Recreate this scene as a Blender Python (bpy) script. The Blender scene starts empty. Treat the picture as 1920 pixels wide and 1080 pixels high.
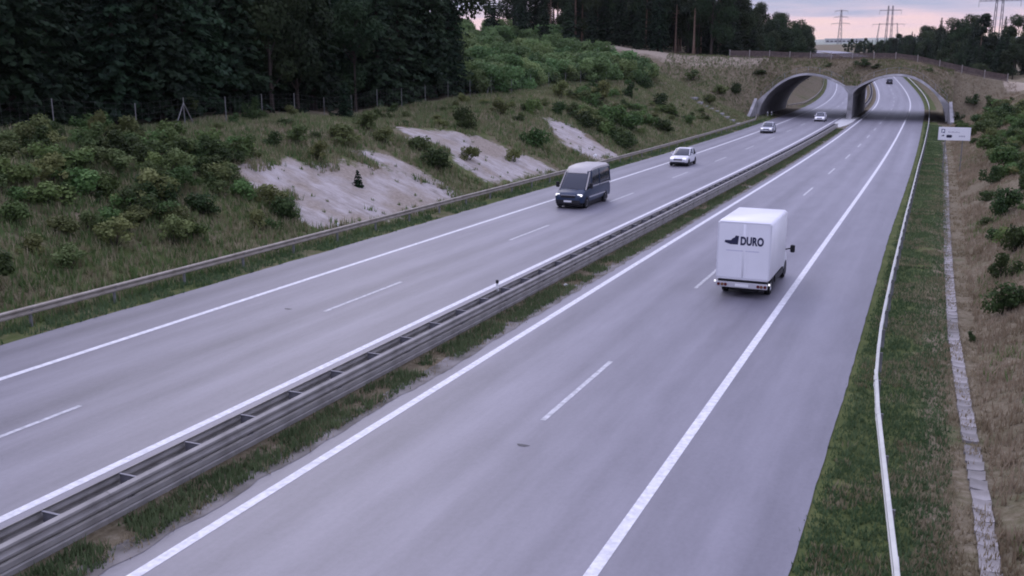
import bpy, math, random
import numpy as np
from mathutils import Matrix, Vector, Quaternion

scene = bpy.context.scene
COL = scene.collection
R = math.radians

# ---------------------------------------------------------------- camera
cam_d = bpy.data.cameras.new('camera')
cam = bpy.data.objects.new('camera', cam_d); COL.objects.link(cam)
cam_d.sensor_width = 36.; cam_d.lens = 36. * 1897.2 / 1920.
cam_d.clip_start = .5; cam_d.clip_end = 20000.
cam.location = (5.195, 0., 9.086)
cam.rotation_euler = (math.pi / 2 - math.atan((540 - 89.54) / 1897.2), 0., .3991)
scene.camera = cam

# ---------------------------------------------------------------- dusk sky: thin violet overcast, pink band along the horizon
SUN_EL, SUN_AZ = R(32), R(-40)
world = bpy.data.worlds.new('World'); scene.world = world; world.use_nodes = True
wn = world.node_tree.nodes; wl = world.node_tree.links; wn.clear()
w_out = wn.new('ShaderNodeOutputWorld'); w_bg = wn.new('ShaderNodeBackground')
w_sky = wn.new('ShaderNodeTexSky'); w_sky.sky_type = 'NISHITA'; w_sky.sun_disc = False
w_sky.sun_elevation = SUN_EL; w_sky.sun_rotation = SUN_AZ; w_sky.air_density = 1.4; w_sky.dust_density = 2.5
w_sks = wn.new('ShaderNodeVectorMath'); w_sks.operation = 'SCALE'; w_sks.inputs['Scale'].default_value = .06
w_tc = wn.new('ShaderNodeTexCoord'); w_sep = wn.new('ShaderNodeSeparateXYZ')
w_ramp = wn.new('ShaderNodeValToRGB')
w_map = wn.new('ShaderNodeMapping'); w_map.inputs['Scale'].default_value = (7., 7., 70.)
w_noise = wn.new('ShaderNodeTexNoise'); w_noise.inputs['Scale'].default_value = 1.4; w_noise.inputs['Detail'].default_value = 5.
w_mad = wn.new('ShaderNodeMath'); w_mad.operation = 'MULTIPLY_ADD'; w_mad.inputs[1].default_value = .056; w_mad.inputs[2].default_value = -.028
w_add = wn.new('ShaderNodeMath'); w_add.operation = 'ADD'
cr = w_ramp.color_ramp
stops = [(0.0, (.86, .70, .62)), (.007, (.92, .67, .62)), (.022, (.84, .61, .67)), (.032, (.56, .50, .65)), (.043, (.37, .41, .60)),
         (.18, (.49, .50, .79)), (.50, (.87, .88, 1.33)), (1.0, (1.13, 1.14, 1.70))]
cr.elements[0].position, cr.elements[0].color = stops[0][0], (*stops[0][1], 1)
cr.elements[1].position, cr.elements[1].color = stops[-1][0], (*stops[-1][1], 1)
for p_, c_ in stops[1:-1]:
    e_ = cr.elements.new(p_); e_.color = (*c_, 1)
w_mix = wn.new('ShaderNodeMix'); w_mix.data_type = 'RGBA'; w_mix.inputs['Factor'].default_value = .9
wl.new(w_tc.outputs['Generated'], w_sep.inputs[0]); wl.new(w_tc.outputs['Generated'], w_map.inputs['Vector'])
wl.new(w_map.outputs[0], w_noise.inputs['Vector']); wl.new(w_noise.outputs['Fac'], w_mad.inputs[0])
wl.new(w_sep.outputs['Z'], w_add.inputs[0]); wl.new(w_mad.outputs[0], w_add.inputs[1]); wl.new(w_add.outputs[0], w_ramp.inputs['Fac'])
wl.new(w_sky.outputs[0], w_sks.inputs[0])
wl.new(w_sks.outputs[0], w_mix.inputs['A']); wl.new(w_ramp.outputs['Color'], w_mix.inputs['B'])
wl.new(w_mix.outputs['Result'], w_bg.inputs['Color']); wl.new(w_bg.outputs[0], w_out.inputs['Surface'])
w_bg.inputs['Strength'].default_value = 1.0

sun_d = bpy.data.lights.new('sun', 'SUN'); sun_d.energy = .6; sun_d.angle = R(35); sun_d.color = (1., .95, .98)
sun = bpy.data.objects.new('sun', sun_d); COL.objects.link(sun)
sun.rotation_euler = (math.pi / 2 - SUN_EL, 0, math.pi - SUN_AZ)

vs = scene.view_settings
vs.view_transform = 'Standard'; vs.look = 'None'; vs.gamma = 1.; vs.use_curve_mapping = False
vs.exposure = 0.27
scene.cycles.use_denoising = True; scene.cycles.filter_width = 1.9
scene.cycles.max_bounces = 6; scene.cycles.diffuse_bounces = 3; scene.cycles.glossy_bounces = 2
scene.cycles.transparent_max_bounces = 8; scene.cycles.volume_bounces = 0
# ---------------------------------------------------------------- road alignment (metres)
# s runs along the right-hand edge line of the right carriageway, off is measured to the right of it.
_N = np.array([0, 50, 100, 150, 200, 250, 300, 380, 430, 520, 700, 1200.])
_K = np.array([.127, -.0534, .1567, .0964, -.0231, .5372, .7692, .694, 1.1, 1.7, 1.0, .3]) / 1000
_V = np.array([-.0052, -.0662, .0721, .1335, .0283, .302, .4143, .43, .12, -.62, -.06, 0]) / 1000
_S = np.arange(-80, 1400, 1.)
_k = np.interp(_S, _N, _K); _k[_S < 0] = 0
_v = np.interp(_S, _N, _V); _v[_S < 0] = 0
_TH = np.cumsum(_k); _TH -= _TH[80]
_G = -.0199 + np.cumsum(_v) - np.cumsum(_v)[80]
_RX = np.cumsum(-np.sin(_TH)); _RX -= _RX[80]
_RY = np.cumsum(np.cos(_TH)); _RY -= _RY[80]
_RZ = np.cumsum(_G); _RZ -= _RZ[80]

def zr(s): return np.interp(s, _S, _RZ)
def heading(s): return float(np.interp(s, _S, _TH))
def grade(s): return float(np.interp(s, _S, _G))
def road(s, off, h=0.):
    s = np.asarray(s, float); t = np.interp(s, _S, _TH)
    return np.stack(np.broadcast_arrays(np.interp(s, _S, _RX) + off * np.cos(t),
                                        np.interp(s, _S, _RY) + off * np.sin(t),
                                        np.interp(s, _S, _RZ) + h), -1)

def hash2(ix, iy, seed):
    n = (ix.astype(np.int64) * 374761393 + iy.astype(np.int64) * 668265263 + seed * 974634777) & 0x7fffffff
    n = ((n ^ (n >> 13)) * 1274126177) & 0x7fffffff
    return ((n ^ (n >> 16)) & 0xffff) / 65535.
def vnoise(x, y, seed=0):
    x, y = np.broadcast_arrays(np.asarray(x, float), np.asarray(y, float))
    ix, iy = np.floor(x), np.floor(y); fx, fy = x - ix, y - iy
    fx = fx * fx * (3 - 2 * fx); fy = fy * fy * (3 - 2 * fy)
    a, b = hash2(ix, iy, seed), hash2(ix + 1, iy, seed)
    c, d = hash2(ix, iy + 1, seed), hash2(ix + 1, iy + 1, seed)
    return (a * (1 - fx) + b * fx) * (1 - fy) + (c * (1 - fx) + d * fx) * fy
def fnoise(x, y, seed=0):
    return (vnoise(x, y, seed) + .5 * vnoise(x * 2.1, y * 2.1, seed + 7) + .25 * vnoise(x * 4.3, y * 4.3, seed + 13)) / 1.75
def sstep(a, b, x):
    t = np.clip((x - a) / (b - a), 0, 1); return t * t * (3 - 2 * t)

# natural ground left of the cutting: rows s, columns off
_PLS = np.array([-80, 30, 90, 150, 185, 207, 260, 400, 600, 900, 1400.])
_PLO = np.array([-400, -140, -80, -45, -28.])
_PL = np.array([[6, 5, 4.6, 4.2, 4.0], [6, 5, 4.6, 4.2, 4.0], [8, 4.5, 3.4, 2.9, 2.7], [14, 10, 6.6, 4.2, 3.6], [18, 13.5, 9, 5.0, 4.6],
                [18, 14.5, 11.5, 7.7, 7.2], [19, 15, 11.5, 8, 7.4], [20, 15, 11, 8, 7.5], [22, 16, 11, 8, 7.5], [22, 16, 11, 8, 7.5], [22, 16, 11, 8, 7]])
_PRS = np.array([-80, 0, 100, 200, 260, 400, 600, 900, 1400.])
_PR = np.array([6, 5.5, 4.5, 3.2, 2.6, 4, 6.5, 7, 7.])
RO = np.array([-400, -140, -80, -60, -45, -30, -14, -2, 2, 6, 10, 13.5, 17, 25, 60, 300.])
RH = np.array([18, 14.5, 11.5, 9.6, 7.7, 7.2, 6.85, 6.85, 6.1, 5.2, 4.4, 3.5, 3.0, 2.2, 2., 2.])
def ridge(off): return np.interp(off, RO, RH)

def left_plateau(s, off):
    out = np.zeros(np.broadcast(s, off).shape)
    s, off = np.broadcast_arrays(s, off)
    cols = np.stack([np.interp(s, _PLS, _PL[:, j]) for j in range(5)], -1)
    t = np.interp(off, _PLO, np.arange(5.)); i = np.clip(np.floor(t).astype(int), 0, 3); f = t - i
    a = np.take_along_axis(cols, i[..., None], -1)[..., 0]; b = np.take_along_axis(cols, (i + 1)[..., None], -1)[..., 0]
    return a * (1 - f) + b * f
def smin(a, b, k):
    h = np.clip(.5 + .5 * (b - a) / k, 0, 1); return b * (1 - h) + a * h - k * h * (1 - h)

S_PORTAL, S_PORTAL2 = 198., 237.
C_PIER = -9.7
def ground(s, off):
    s, off = np.broadcast_arrays(np.asarray(s, float), np.asarray(off, float))
    base = zr(s)
    near_tunnel = sstep(182, 194, s) * (1 - sstep(242, 256, s))
    bump = (fnoise(s * .22, off * .22, 3) - .5) * 1.0 + (fnoise(s * .9, off * .9, 5) - .5) * .28
    # left
    a = 24.5 + 3.0 * near_tunnel
    d = -off - a
    cut = base + .02 + np.maximum(d, 0) * .44
    pl = left_plateau(s, off)
    zl = smin(cut, pl, 1.6) + bump * sstep(0.3, 5, d)
    zl = np.where(off < -22, np.where(d < 0, base - .02, zl), 0)
    # right
    pr = np.interp(s, _PRS, _PR) + .02 * np.maximum(off - 20, 0)
    ditch = base - .02 - .10 * sstep(3.4, 4.2, off) - .18 * sstep(5.2, 6.1, off)
    zri = np.maximum(ditch, smin(base - .3 + np.maximum(off - 7.1, 0) * .5, pr, 1.5)) + bump * sstep(7.4, 11, off)
    z = np.where(off < -22, zl, np.where(off > 3.2, zri, base - .035))
    med = (off > -11.0) & (off < -8.45)
    z = np.where(med, base + .002, z)
    # embankments of the wildlife crossing either side of the vaults
    side = np.minimum(np.abs(off + 26.9), np.abs(off - 7.5)); k = .95 - .45 * sstep(0, 9, side)   # steeper beside the portals
    e = ridge(off) + bump * .35 - k * np.maximum(0, 206 - s) - k * np.maximum(0, s - 230)
    z = np.where((off < -26.9) | (off > 7.5), np.maximum(z, e), z)
    return z
def at(s, off, h=0.):
    p = road(s, off); z = ground(s, off) + h
    return np.stack([p[..., 0], p[..., 1], z], -1)
# ---------------------------------------------------------------- mesh and object tools
rng = np.random.default_rng(11)
def link(o, parent=None):
    COL.objects.link(o)
    if parent is not None: o.parent = parent
    return o
def mesh(name, V, F, mat=None, smooth=False, sharp=40):
    me = bpy.data.meshes.new(name)
    V = np.asarray(V, np.float32)
    if isinstance(F, np.ndarray):
        n, k = F.shape
        me.vertices.add(len(V)); me.vertices.foreach_set('co', V.ravel())
        me.loops.add(n * k); me.loops.foreach_set('vertex_index', F.astype(np.int32).ravel())
        me.polygons.add(n); me.polygons.foreach_set('loop_start', np.arange(0, n * k, k, dtype=np.int32))
        me.update(calc_edges=True); me.validate()
    else:
        me.from_pydata(V.tolist(), [], [tuple(f) for f in F]); me.update()
    if mat: me.materials.append(mat)
    if smooth:
        me.polygons.foreach_set('use_smooth', np.ones(len(me.polygons), bool)); me.set_sharp_from_angle(angle=R(sharp))
    return me
def ob(name, me, parent=None, loc=None, rot=None):
    o = bpy.data.objects.new(name, me); link(o, parent)
    if loc is not None: o.location = loc
    if rot is not None: o.rotation_euler = rot
    return o
def tag(o, label=None, cat=None, group=None, kind=None):
    if label: o['label'] = label
    if cat: o['category'] = cat
    if group: o['group'] = group
    if kind: o['kind'] = kind
    return o
def empty(name, loc=(0, 0, 0), rz=0., label=None, cat=None, group=None):
    o = bpy.data.objects.new(name, None); o.empty_display_size = .3; link(o)
    o.location = loc; o.rotation_euler = (0, 0, rz)
    return tag(o, label, cat, group)
def copy_tree(o, parent=None):
    c = o.copy(); link(c); c.parent = parent
    for ch in list(o.children): copy_tree(ch, c)
    return c
class MB:
    """collects boxes, tubes and lofts for ONE mesh"""
    def __init__(s): s.V = []; s.F = []
    def add(s, V, F):
        n = len(s.V); s.V += [tuple(v) for v in V]; s.F += [tuple(i + n for i in f) for f in F]; return s
    def box(s, x0, x1, y0, y1, z0, z1, m=None):
        V = [(x, y, z) for z in (z0, z1) for y in (y0, y1) for x in (x0, x1)]
        if m is not None: V = [tuple(m @ Vector(v)) for v in V]
        return s.add(V, [(0, 2, 3, 1), (4, 5, 7, 6), (0, 1, 5, 4), (2, 6, 7, 3), (0, 4, 6, 2), (1, 3, 7, 5)])
    def bevbox(s, x0, x1, y0, y1, z0, z1, b):
        # box with chamfered edges, three rings each way
        xs = ((x0 + b, x1 - b), (x0, x1), (x0, x1), (x0 + b, x1 - b)); zs = (z0, z0 + b, z1 - b, z1)
        V = []
        for (xa, xb), z, k in zip(xs, zs, (b, 0, 0, b)):
            ya, yb = y0 + k, y1 - k; c = b if k == 0 else b * .6
            V += [(xa + c, ya, z), (xb - c, ya, z), (xb, ya + c, z), (xb, yb - c, z), (xb - c, yb, z), (xa + c, yb, z), (xa, yb - c, z), (xa, ya + c, z)]
        F = [tuple(range(7, -1, -1)), tuple(range(24, 32))]
        for r in range(3):
            for i in range(8):
                j = (i + 1) % 8; F.append((r * 8 + i, r * 8 + j, r * 8 + 8 + j, r * 8 + 8 + i))
        return s.add(V, F)
    def tube(s, p, q, r0, r1=None, n=8, caps=True):
        r1 = r0 if r1 is None else r1
        p, q = Vector(p), Vector(q); d = (q - p).normalized()
        a = d.orthogonal().normalized(); b = d.cross(a); V = []
        for c, r in ((p, r0), (q, r1)):
            V += [tuple(c + a * (r * math.cos(2 * math.pi * i / n)) + b * (r * math.sin(2 * math.pi * i / n))) for i in range(n)]
        F = [(i, (i + 1) % n, n + (i + 1) % n, n + i) for i in range(n)]
        if caps: F += [tuple(range(n - 1, -1, -1)), tuple(range(n, 2 * n))]
        return s.add(V, F)
    def loft(s, rings, closed=True, caps=True):
        n = len(rings[0]); V = [v for r in rings for v in r]; F = []
        for k in range(len(rings) - 1):
            for i in range(n if closed else n - 1):
                j = (i + 1) % n; F.append((k * n + i, k * n + j, (k + 1) * n + j, (k + 1) * n + i))
        if caps and closed: F += [tuple(range(n - 1, -1, -1)), tuple(range((len(rings) - 1) * n, len(rings) * n))]
        return s.add(V, F)
    def mesh(s, name, mat, smooth=False, sharp=40): return mesh(name, s.V, s.F, mat, smooth, sharp)
    def build(s, name, mat, parent=None, smooth=False, loc=None, rot=None, sharp=40):
        return ob(name, s.mesh(name, mat, smooth, sharp), parent, loc, rot)

# ---------------------------------------------------------------- procedural materials
def mat(name, col, rough=.8, var=0., scale=4., metal=0., spec=.3, col2=None, bump=0., bscale=40., coords='Object', detail=4., coat=0., emit=None, trans=0.):
    m = bpy.data.materials.new(name); m.use_nodes = True
    nt = m.node_tree; b = nt.nodes['Principled BSDF']
    b.inputs['Roughness'].default_value = rough; b.inputs['Metallic'].default_value = metal
    b.inputs['Specular IOR Level'].default_value = spec; b.inputs['Base Color'].default_value = (*col, 1)
    if coat: b.inputs['Coat Weight'].default_value = coat; b.inputs['Coat Roughness'].default_value = .08
    if emit: b.inputs['Emission Color'].default_value = (*emit[0], 1); b.inputs['Emission Strength'].default_value = emit[1]
    tc = nt.nodes.new('ShaderNodeTexCoord')
    if var or col2:
        n = nt.nodes.new('ShaderNodeTexNoise'); n.inputs['Scale'].default_value = scale; n.inputs['Detail'].default_value = detail
        nt.links.new(tc.outputs[coords], n.inputs['Vector'])
        r = nt.nodes.new('ShaderNodeValToRGB'); r.color_ramp.elements[0].position = .32; r.color_ramp.elements[1].position = .68
        c2 = col2 if col2 else tuple(c * (1 + var) for c in col); c1 = col if col2 else tuple(c * (1 - var) for c in col)
        r.color_ramp.elements[0].color = (*c1, 1); r.color_ramp.elements[1].color = (*c2, 1)
        nt.links.new(n.outputs['Fac'], r.inputs['Fac']); nt.links.new(r.outputs['Color'], b.inputs['Base Color'])
    if bump:
        n2 = nt.nodes.new('ShaderNodeTexNoise'); n2.inputs['Scale'].default_value = bscale; n2.inputs['Detail'].default_value = 3
        nt.links.new(tc.outputs[coords], n2.inputs['Vector'])
        bn = nt.nodes.new('ShaderNodeBump'); bn.inputs['Strength'].default_value = bump; bn.inputs['Distance'].default_value = .03
        nt.links.new(n2.outputs['Fac'], bn.inputs['Height']); nt.links.new(bn.outputs[0], b.inputs['Normal'])
    return m
def leaf_mat(name, c1, c2, scale=.6, trans=.25, rand=.35):
    """foliage: two leaf greens by place in the crown, a shade of its own for every plant"""
    m = bpy.data.materials.new(name); m.use_nodes = True
    nt = m.node_tree; b = nt.nodes['Principled BSDF']; b.inputs['Roughness'].default_value = .75; b.inputs['Specular IOR Level'].default_value = .15
    tc = nt.nodes.new('ShaderNodeTexCoord'); n = nt.nodes.new('ShaderNodeTexNoise'); n.inputs['Scale'].default_value = scale; n.inputs['Detail'].default_value = 5
    oi = nt.nodes.new('ShaderNodeObjectInfo'); va = nt.nodes.new('ShaderNodeVectorMath'); va.operation = 'ADD'
    nt.links.new(tc.outputs['Object'], va.inputs[0]); nt.links.new(oi.outputs['Location'], va.inputs[1]); nt.links.new(va.outputs[0], n.inputs['Vector'])
    r = nt.nodes.new('ShaderNodeValToRGB'); r.color_ramp.elements[0].position = .3; r.color_ramp.elements[1].position = .7
    r.color_ramp.elements[0].color = (*c1, 1); r.color_ramp.elements[1].color = (*c2, 1)
    hs = nt.nodes.new('ShaderNodeHueSaturation')
    mr = nt.nodes.new('ShaderNodeMapRange'); mr.inputs['To Min'].default_value = 1 - rand; mr.inputs['To Max'].default_value = 1 + rand
    mr2 = nt.nodes.new('ShaderNodeMapRange'); mr2.inputs['To Min'].default_value = .48; mr2.inputs['To Max'].default_value = .53
    mu = nt.nodes.new('ShaderNodeMath'); mu.operation = 'MULTIPLY'; mu.inputs[1].default_value = 7.31
    fr = nt.nodes.new('ShaderNodeMath'); fr.operation = 'FRACT'
    nt.links.new(oi.outputs['Random'], mr.inputs['Value']); nt.links.new(oi.outputs['Random'], mu.inputs[0]); nt.links.new(mu.outputs[0], fr.inputs[0]); nt.links.new(fr.outputs[0], mr2.inputs['Value'])
    nt.links.new(n.outputs['Fac'], r.inputs['Fac']); nt.links.new(r.outputs['Color'], hs.inputs['Color'])
    nt.links.new(mr.outputs[0], hs.inputs['Value']); nt.links.new(mr2.outputs[0], hs.inputs['Hue'])
    nt.links.new(hs.outputs['Color'], b.inputs['Base Color'])
    tr = nt.nodes.new('ShaderNodeBsdfTranslucent'); mx = nt.nodes.new('ShaderNodeMixShader'); mx.inputs[0].default_value = trans
    nt.links.new(hs.outputs['Color'], tr.inputs['Color'])
    o = nt.nodes['Material Output']; nt.links.new(b.outputs[0], mx.inputs[1]); nt.links.new(tr.outputs[0], mx.inputs[2]); nt.links.new(mx.outputs[0], o.inputs['Surface'])
    return m
# ---------------------------------------------------------------- ground
SAND = [  # bare chalky soil on the left cutting, outlines in (s, off)
    [(47.8, -31.8), (53.4, -32.3), (55.1, -31.3), (59.0, -30.1), (61.4, -28.1), (63.6, -25.2), (46.3, -25.1), (46.4, -27.1), (48.6, -29.1), (46.8, -29.4)],
    [(60.9, -32.1), (62.7, -31.2), (63.3, -27.9), (64.3, -25.4), (61.0, -27.6)],
    [(73.7, -36.5), (77.5, -33.7), (81.3, -32.0), (82.1, -29.2), (83.2, -27.2), (84.2, -25.0), (69.0, -25.2), (69.1, -28.2), (72.0, -31.0), (68.7, -32.5)],
    [(101.3, -33.6), (103.2, -31.8), (102.2, -28.5), (101.3, -25.0), (93.5, -25.2), (94.0, -28.6), (97.2, -31.2)]]
def poly_dist(s, o, poly):
    """signed distance, positive inside"""
    P = np.array(poly); ins = np.zeros(s.shape, bool); dm = np.full(s.shape, 1e9)
    for (x0, y0), (x1, y1) in zip(P, np.roll(P, -1, 0)):
        c = ((y0 > o) != (y1 > o)) & (s < (x1 - x0) * (o - y0) / (y1 - y0 + 1e-12) + x0); ins ^= c
        dx, dy = x1 - x0, y1 - y0; t = np.clip(((s - x0) * dx + (o - y0) * dy) / (dx * dx + dy * dy), 0, 1)
        dm = np.minimum(dm, np.hypot(s - x0 - t * dx, o - y0 - t * dy))
    return np.where(ins, dm, -dm)
def cover(s, o):
    """sand, dryness, lushness of the ground"""
    sand = np.full(s.shape, -5.)
    for p, k_ in zip(SAND, (.7, .3, -.2, .3)): sand = np.maximum(sand, poly_dist(s, o, p) + k_)
    sand = np.clip(.5 + sand / 3., 0, 1)
    dry = .45 + .0 * s
    dry = np.where(o > 5.6, .78, dry)                                            # right slope, brown
    dry = np.where((o > 3) & (o <= 5.6), .18 + .45 * sstep(4.3, 5.8, o) * (s < 70), dry)   # mown verge, green
    dry = np.where((o > -11.5) & (o < -8), .80, dry)
    dry = np.where(o < -24, .52 + .3 * sstep(33, 38, -o) * (s < 110) + .22 * sstep(84, 130, s), dry)
    emb = sstep(186, 204, s) * (1 - sstep(234, 260, s)) * ((o < -27) | (o > 7) | (s > S_PORTAL))
    dry = np.maximum(dry, emb * .95)
    # worn sandy track running over the crossing's ridge
    rid = np.exp(-((s - 207.5 - 1.5 * np.sin(o * .2)) / 4.6) ** 2) * ((o < -24) | (o > 15.5)) * (o > -70)
    trk = np.exp(-((s - (176 + (-o - 37) * 1.9)) / 2.5) ** 2) * (o < -38) * (o > -56) * .6
    path = np.clip(np.maximum(rid, trk), 0, 1)
    return sand, dry, path
def grid_obj(name, sv, ov, zf, m, parent=None, cols=True):
    Sg, Og = np.meshgrid(sv, ov, indexing='ij'); Z = zf(Sg, Og); P = road(Sg, Og); P[..., 2] = Z
    n, k = Sg.shape; i = np.arange(n * k).reshape(n, k)
    F = np.stack([i[:-1, :-1], i[:-1, 1:], i[1:, 1:], i[1:, :-1]], -1).reshape(-1, 4)
    me = mesh(name, P.reshape(-1, 3), F, m, smooth=True, sharp=60)
    if cols:
        a = me.color_attributes.new('cover', 'FLOAT_COLOR', 'POINT')
        sa, dr, pa = cover(Sg, Og)
        a.data.foreach_set('color', np.stack([sa, dr, pa, np.ones_like(sa)], -1).astype(np.float32).ravel())
    return ob(name, me, parent)

def ground_material():
    m = bpy.data.materials.new('ground'); m.use_nodes = True; nt = m.node_tree; N = nt.nodes; L = nt.links
    b = N['Principled BSDF']; b.inputs['Roughness'].default_value = .95; b.inputs['Specular IOR Level'].default_value = .1
    tc = N.new('ShaderNodeTexCoord'); at_ = N.new('ShaderNodeAttribute'); at_.attribute_name = 'cover'
    sp = N.new('ShaderNodeSeparateColor'); L.new(at_.outputs['Color'], sp.inputs[0])
    def noise(sc, det=6, rough=.6):
        n = N.new('ShaderNodeTexNoise'); n.inputs['Scale'].default_value = sc; n.inputs['Detail'].default_value = det; n.inputs['Roughness'].default_value = rough
        L.new(tc.outputs['Object'], n.inputs['Vector']); return n.outputs['Fac']
    def math_(op, a, c):
        n = N.new('ShaderNodeMath'); n.operation = op
        for i, v in enumerate((a, c)):
            if isinstance(v, (int, float)): n.inputs[i].default_value = v
            else: L.new(v, n.inputs[i])
        return n.outputs[0]
    def ramp(f, stops):
        r = N.new('ShaderNodeValToRGB'); e = r.color_ramp.elements
        e[0].position, e[0].color = stops[0][0], (*stops[0][1], 1); e[1].position, e[1].color = stops[-1][0], (*stops[-1][1], 1)
        for p, c in stops[1:-1]: e.new(p).color = (*c, 1)
        L.new(f, r.inputs['Fac']); return r.outputs['Color']
    def mix(f, a, c):
        x = N.new('ShaderNodeMix'); x.data_type = 'RGBA'; L.new(f, x.inputs['Factor']); L.new(a, x.inputs['A']); L.new(c, x.inputs['B']); return x.outputs['Result']
    def step(f, lo, hi):
        x = N.new('ShaderNodeMapRange'); x.inputs['From Min'].default_value = lo; x.inputs['From Max'].default_value = hi; x.interpolation_type = 'SMOOTHSTEP'; L.new(f, x.inputs['Value']); return x.outputs[0]
    big, mid, fine = noise(.13), noise(.7), noise(5., 5, .7)
    green = ramp(mid, [(.3, (.062, .080, .026)), (.5, (.088, .108, .036)), (.7, (.128, .138, .052))])
    dryc = ramp(fine, [(.3, (.105, .085, .050)), (.5, (.165, .138, .088)), (.72, (.25, .215, .15))])
    f1 = math_('ADD', sp.outputs[1], math_('MULTIPLY', math_('SUBTRACT', math_('ADD', math_('MULTIPLY', big, .5), math_('MULTIPLY', mid, .5)), .5), 2.0))
    c = mix(step(f1, .35, .75), green, dryc)
    dark = step(noise(1.6), .56, .72); dk = N.new('ShaderNodeMix'); dk.data_type = 'RGBA'; dk.blend_type = 'MULTIPLY'
    L.new(dark, dk.inputs['Factor']); L.new(c, dk.inputs['A']); dk.inputs['B'].default_value = (.55, .58, .5, 1); c = dk.outputs['Result']
    pathc = ramp(fine, [(.3, (.27, .225, .165)), (.7, (.42, .355, .27))])
    c = mix(step(math_('ADD', sp.outputs[2], math_('MULTIPLY', math_('SUBTRACT', mid, .5), .8)), .35, .7), c, pathc)
    mg = N.new('ShaderNodeMapping'); mg.inputs['Scale'].default_value = (.35, 1.9, .35); L.new(tc.outputs['Object'], mg.inputs['Vector'])
    ng = N.new('ShaderNodeTexNoise'); ng.inputs['Scale'].default_value = .9; ng.inputs['Detail'].default_value = 7; ng.inputs['Roughness'].default_value = .7; L.new(mg.outputs[0], ng.inputs['Vector'])
    sand0 = ramp(math_('ADD', math_('MULTIPLY', noise(.8, 9, .78), .5), math_('MULTIPLY', ng.outputs['Fac'], .5)), [(.33, (.17, .148, .125)), (.44, (.31, .280, .250)), (.54, (.41, .375, .35)), (.68, (.50, .465, .445))])
    sandc = mix(step(noise(.22, 4), .42, .62), sand0, ramp(fine, [(.3, (.20, .165, .125)), (.7, (.36, .315, .26))]))
    c = mix(step(math_('ADD', sp.outputs[0], math_('MULTIPLY', math_('SUBTRACT', noise(.6, 10, .8), .5), 2.0)), .48, .72), c, sandc)
    L.new(c, b.inputs['Base Color'])
    bm = N.new('ShaderNodeBump'); bm.inputs['Strength'].default_value = .6; bm.inputs['Distance'].default_value = .12; L.new(noise(3., 6, .7), bm.inputs['Height']); L.new(bm.outputs[0], b.inputs['Normal'])
    return m
M_GROUND = ground_material()
def seg(*a):
    out = []
    for lo, hi, st in a: out.append(np.arange(lo, hi, st))
    return np.unique(np.round(np.concatenate(out), 3))
sv = seg((-60, 8, 4), (8, 130, .6), (130, 262, .9), (262, 520, 4), (520, 1301, 20))
ov = np.unique(np.concatenate([seg((-400, -120, 14), (-120, -52, 2.5), (-52, -26.9, .6), (-22.6, -11.5, 2.), (-11.4, -8.0, .4), (-7.5, 3, 2.), (3.2, 7.4, .35), (7.62, 26, .6), (26, 70, 3), (70, 301, 15)),
                               [-26.96, -26.84, -25.5, -24.5, -24, -23.4, 7.44, 7.56]]))
ground_o = tag(grid_obj('ground', sv, ov, ground, M_GROUND), 'grassy roadside ground with bare soil and worn tracks', kind='structure')

# rolling country beyond, out to the horizon
def far_land():
    rad = np.array([250, 400, 700, 1000, 1100, 1200, 1300, 1400, 1550, 1700, 1900, 2100, 2300, 2500, 2800, 3200, 4000, 5000, 6000.]); ang = np.radians(np.concatenate([np.arange(-180, -20, 4), np.arange(-20, 20, .8), np.arange(20, 181, 4)]))
    A, Rr = np.meshgrid(ang, rad, indexing='ij')
    X = -60 + Rr * np.sin(A); Y = 330 + Rr * np.cos(A)
    Z = -9 + 26 * sstep(1200, 3400, Rr) * (.55 + .9 * fnoise(X / 900, Y / 900, 21)) + 62 * sstep(3000, 5600, Rr) * fnoise(X / 1700, Y / 1700, 22)
    Z += 24 * np.exp(-(((X + 129) / 330) ** 2 + ((Y - 1640) / 260) ** 2))         # rise carrying the pale hall
    Z += 30 * np.exp(-(((X - 20) / 700) ** 2 + ((Y - 2900) / 800) ** 2))          # pale hill straight beyond the overpass
    n, k = X.shape; i = np.arange(n * k).reshape(n, k)
    F = np.stack([i[:-1, :-1], i[1:, :-1], i[1:, 1:], i[:-1, 1:]], -1).reshape(-1, 4)
    V = np.stack([X, Y, Z], -1).reshape(-1, 3)
    V = np.concatenate([V, [[-60, 330, -9.]]]); c = len(V) - 1
    me = mesh('far_hills', V, F, mat('far_fields', (.19, .23, .17), .95, col2=(.38, .38, .32), scale=.0035, detail=3, spec=.05), smooth=True, sharp=80)
    tag(ob('far_hills', me), 'pale rolling fields and low hills on the horizon', kind='structure')
far_land()

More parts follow.
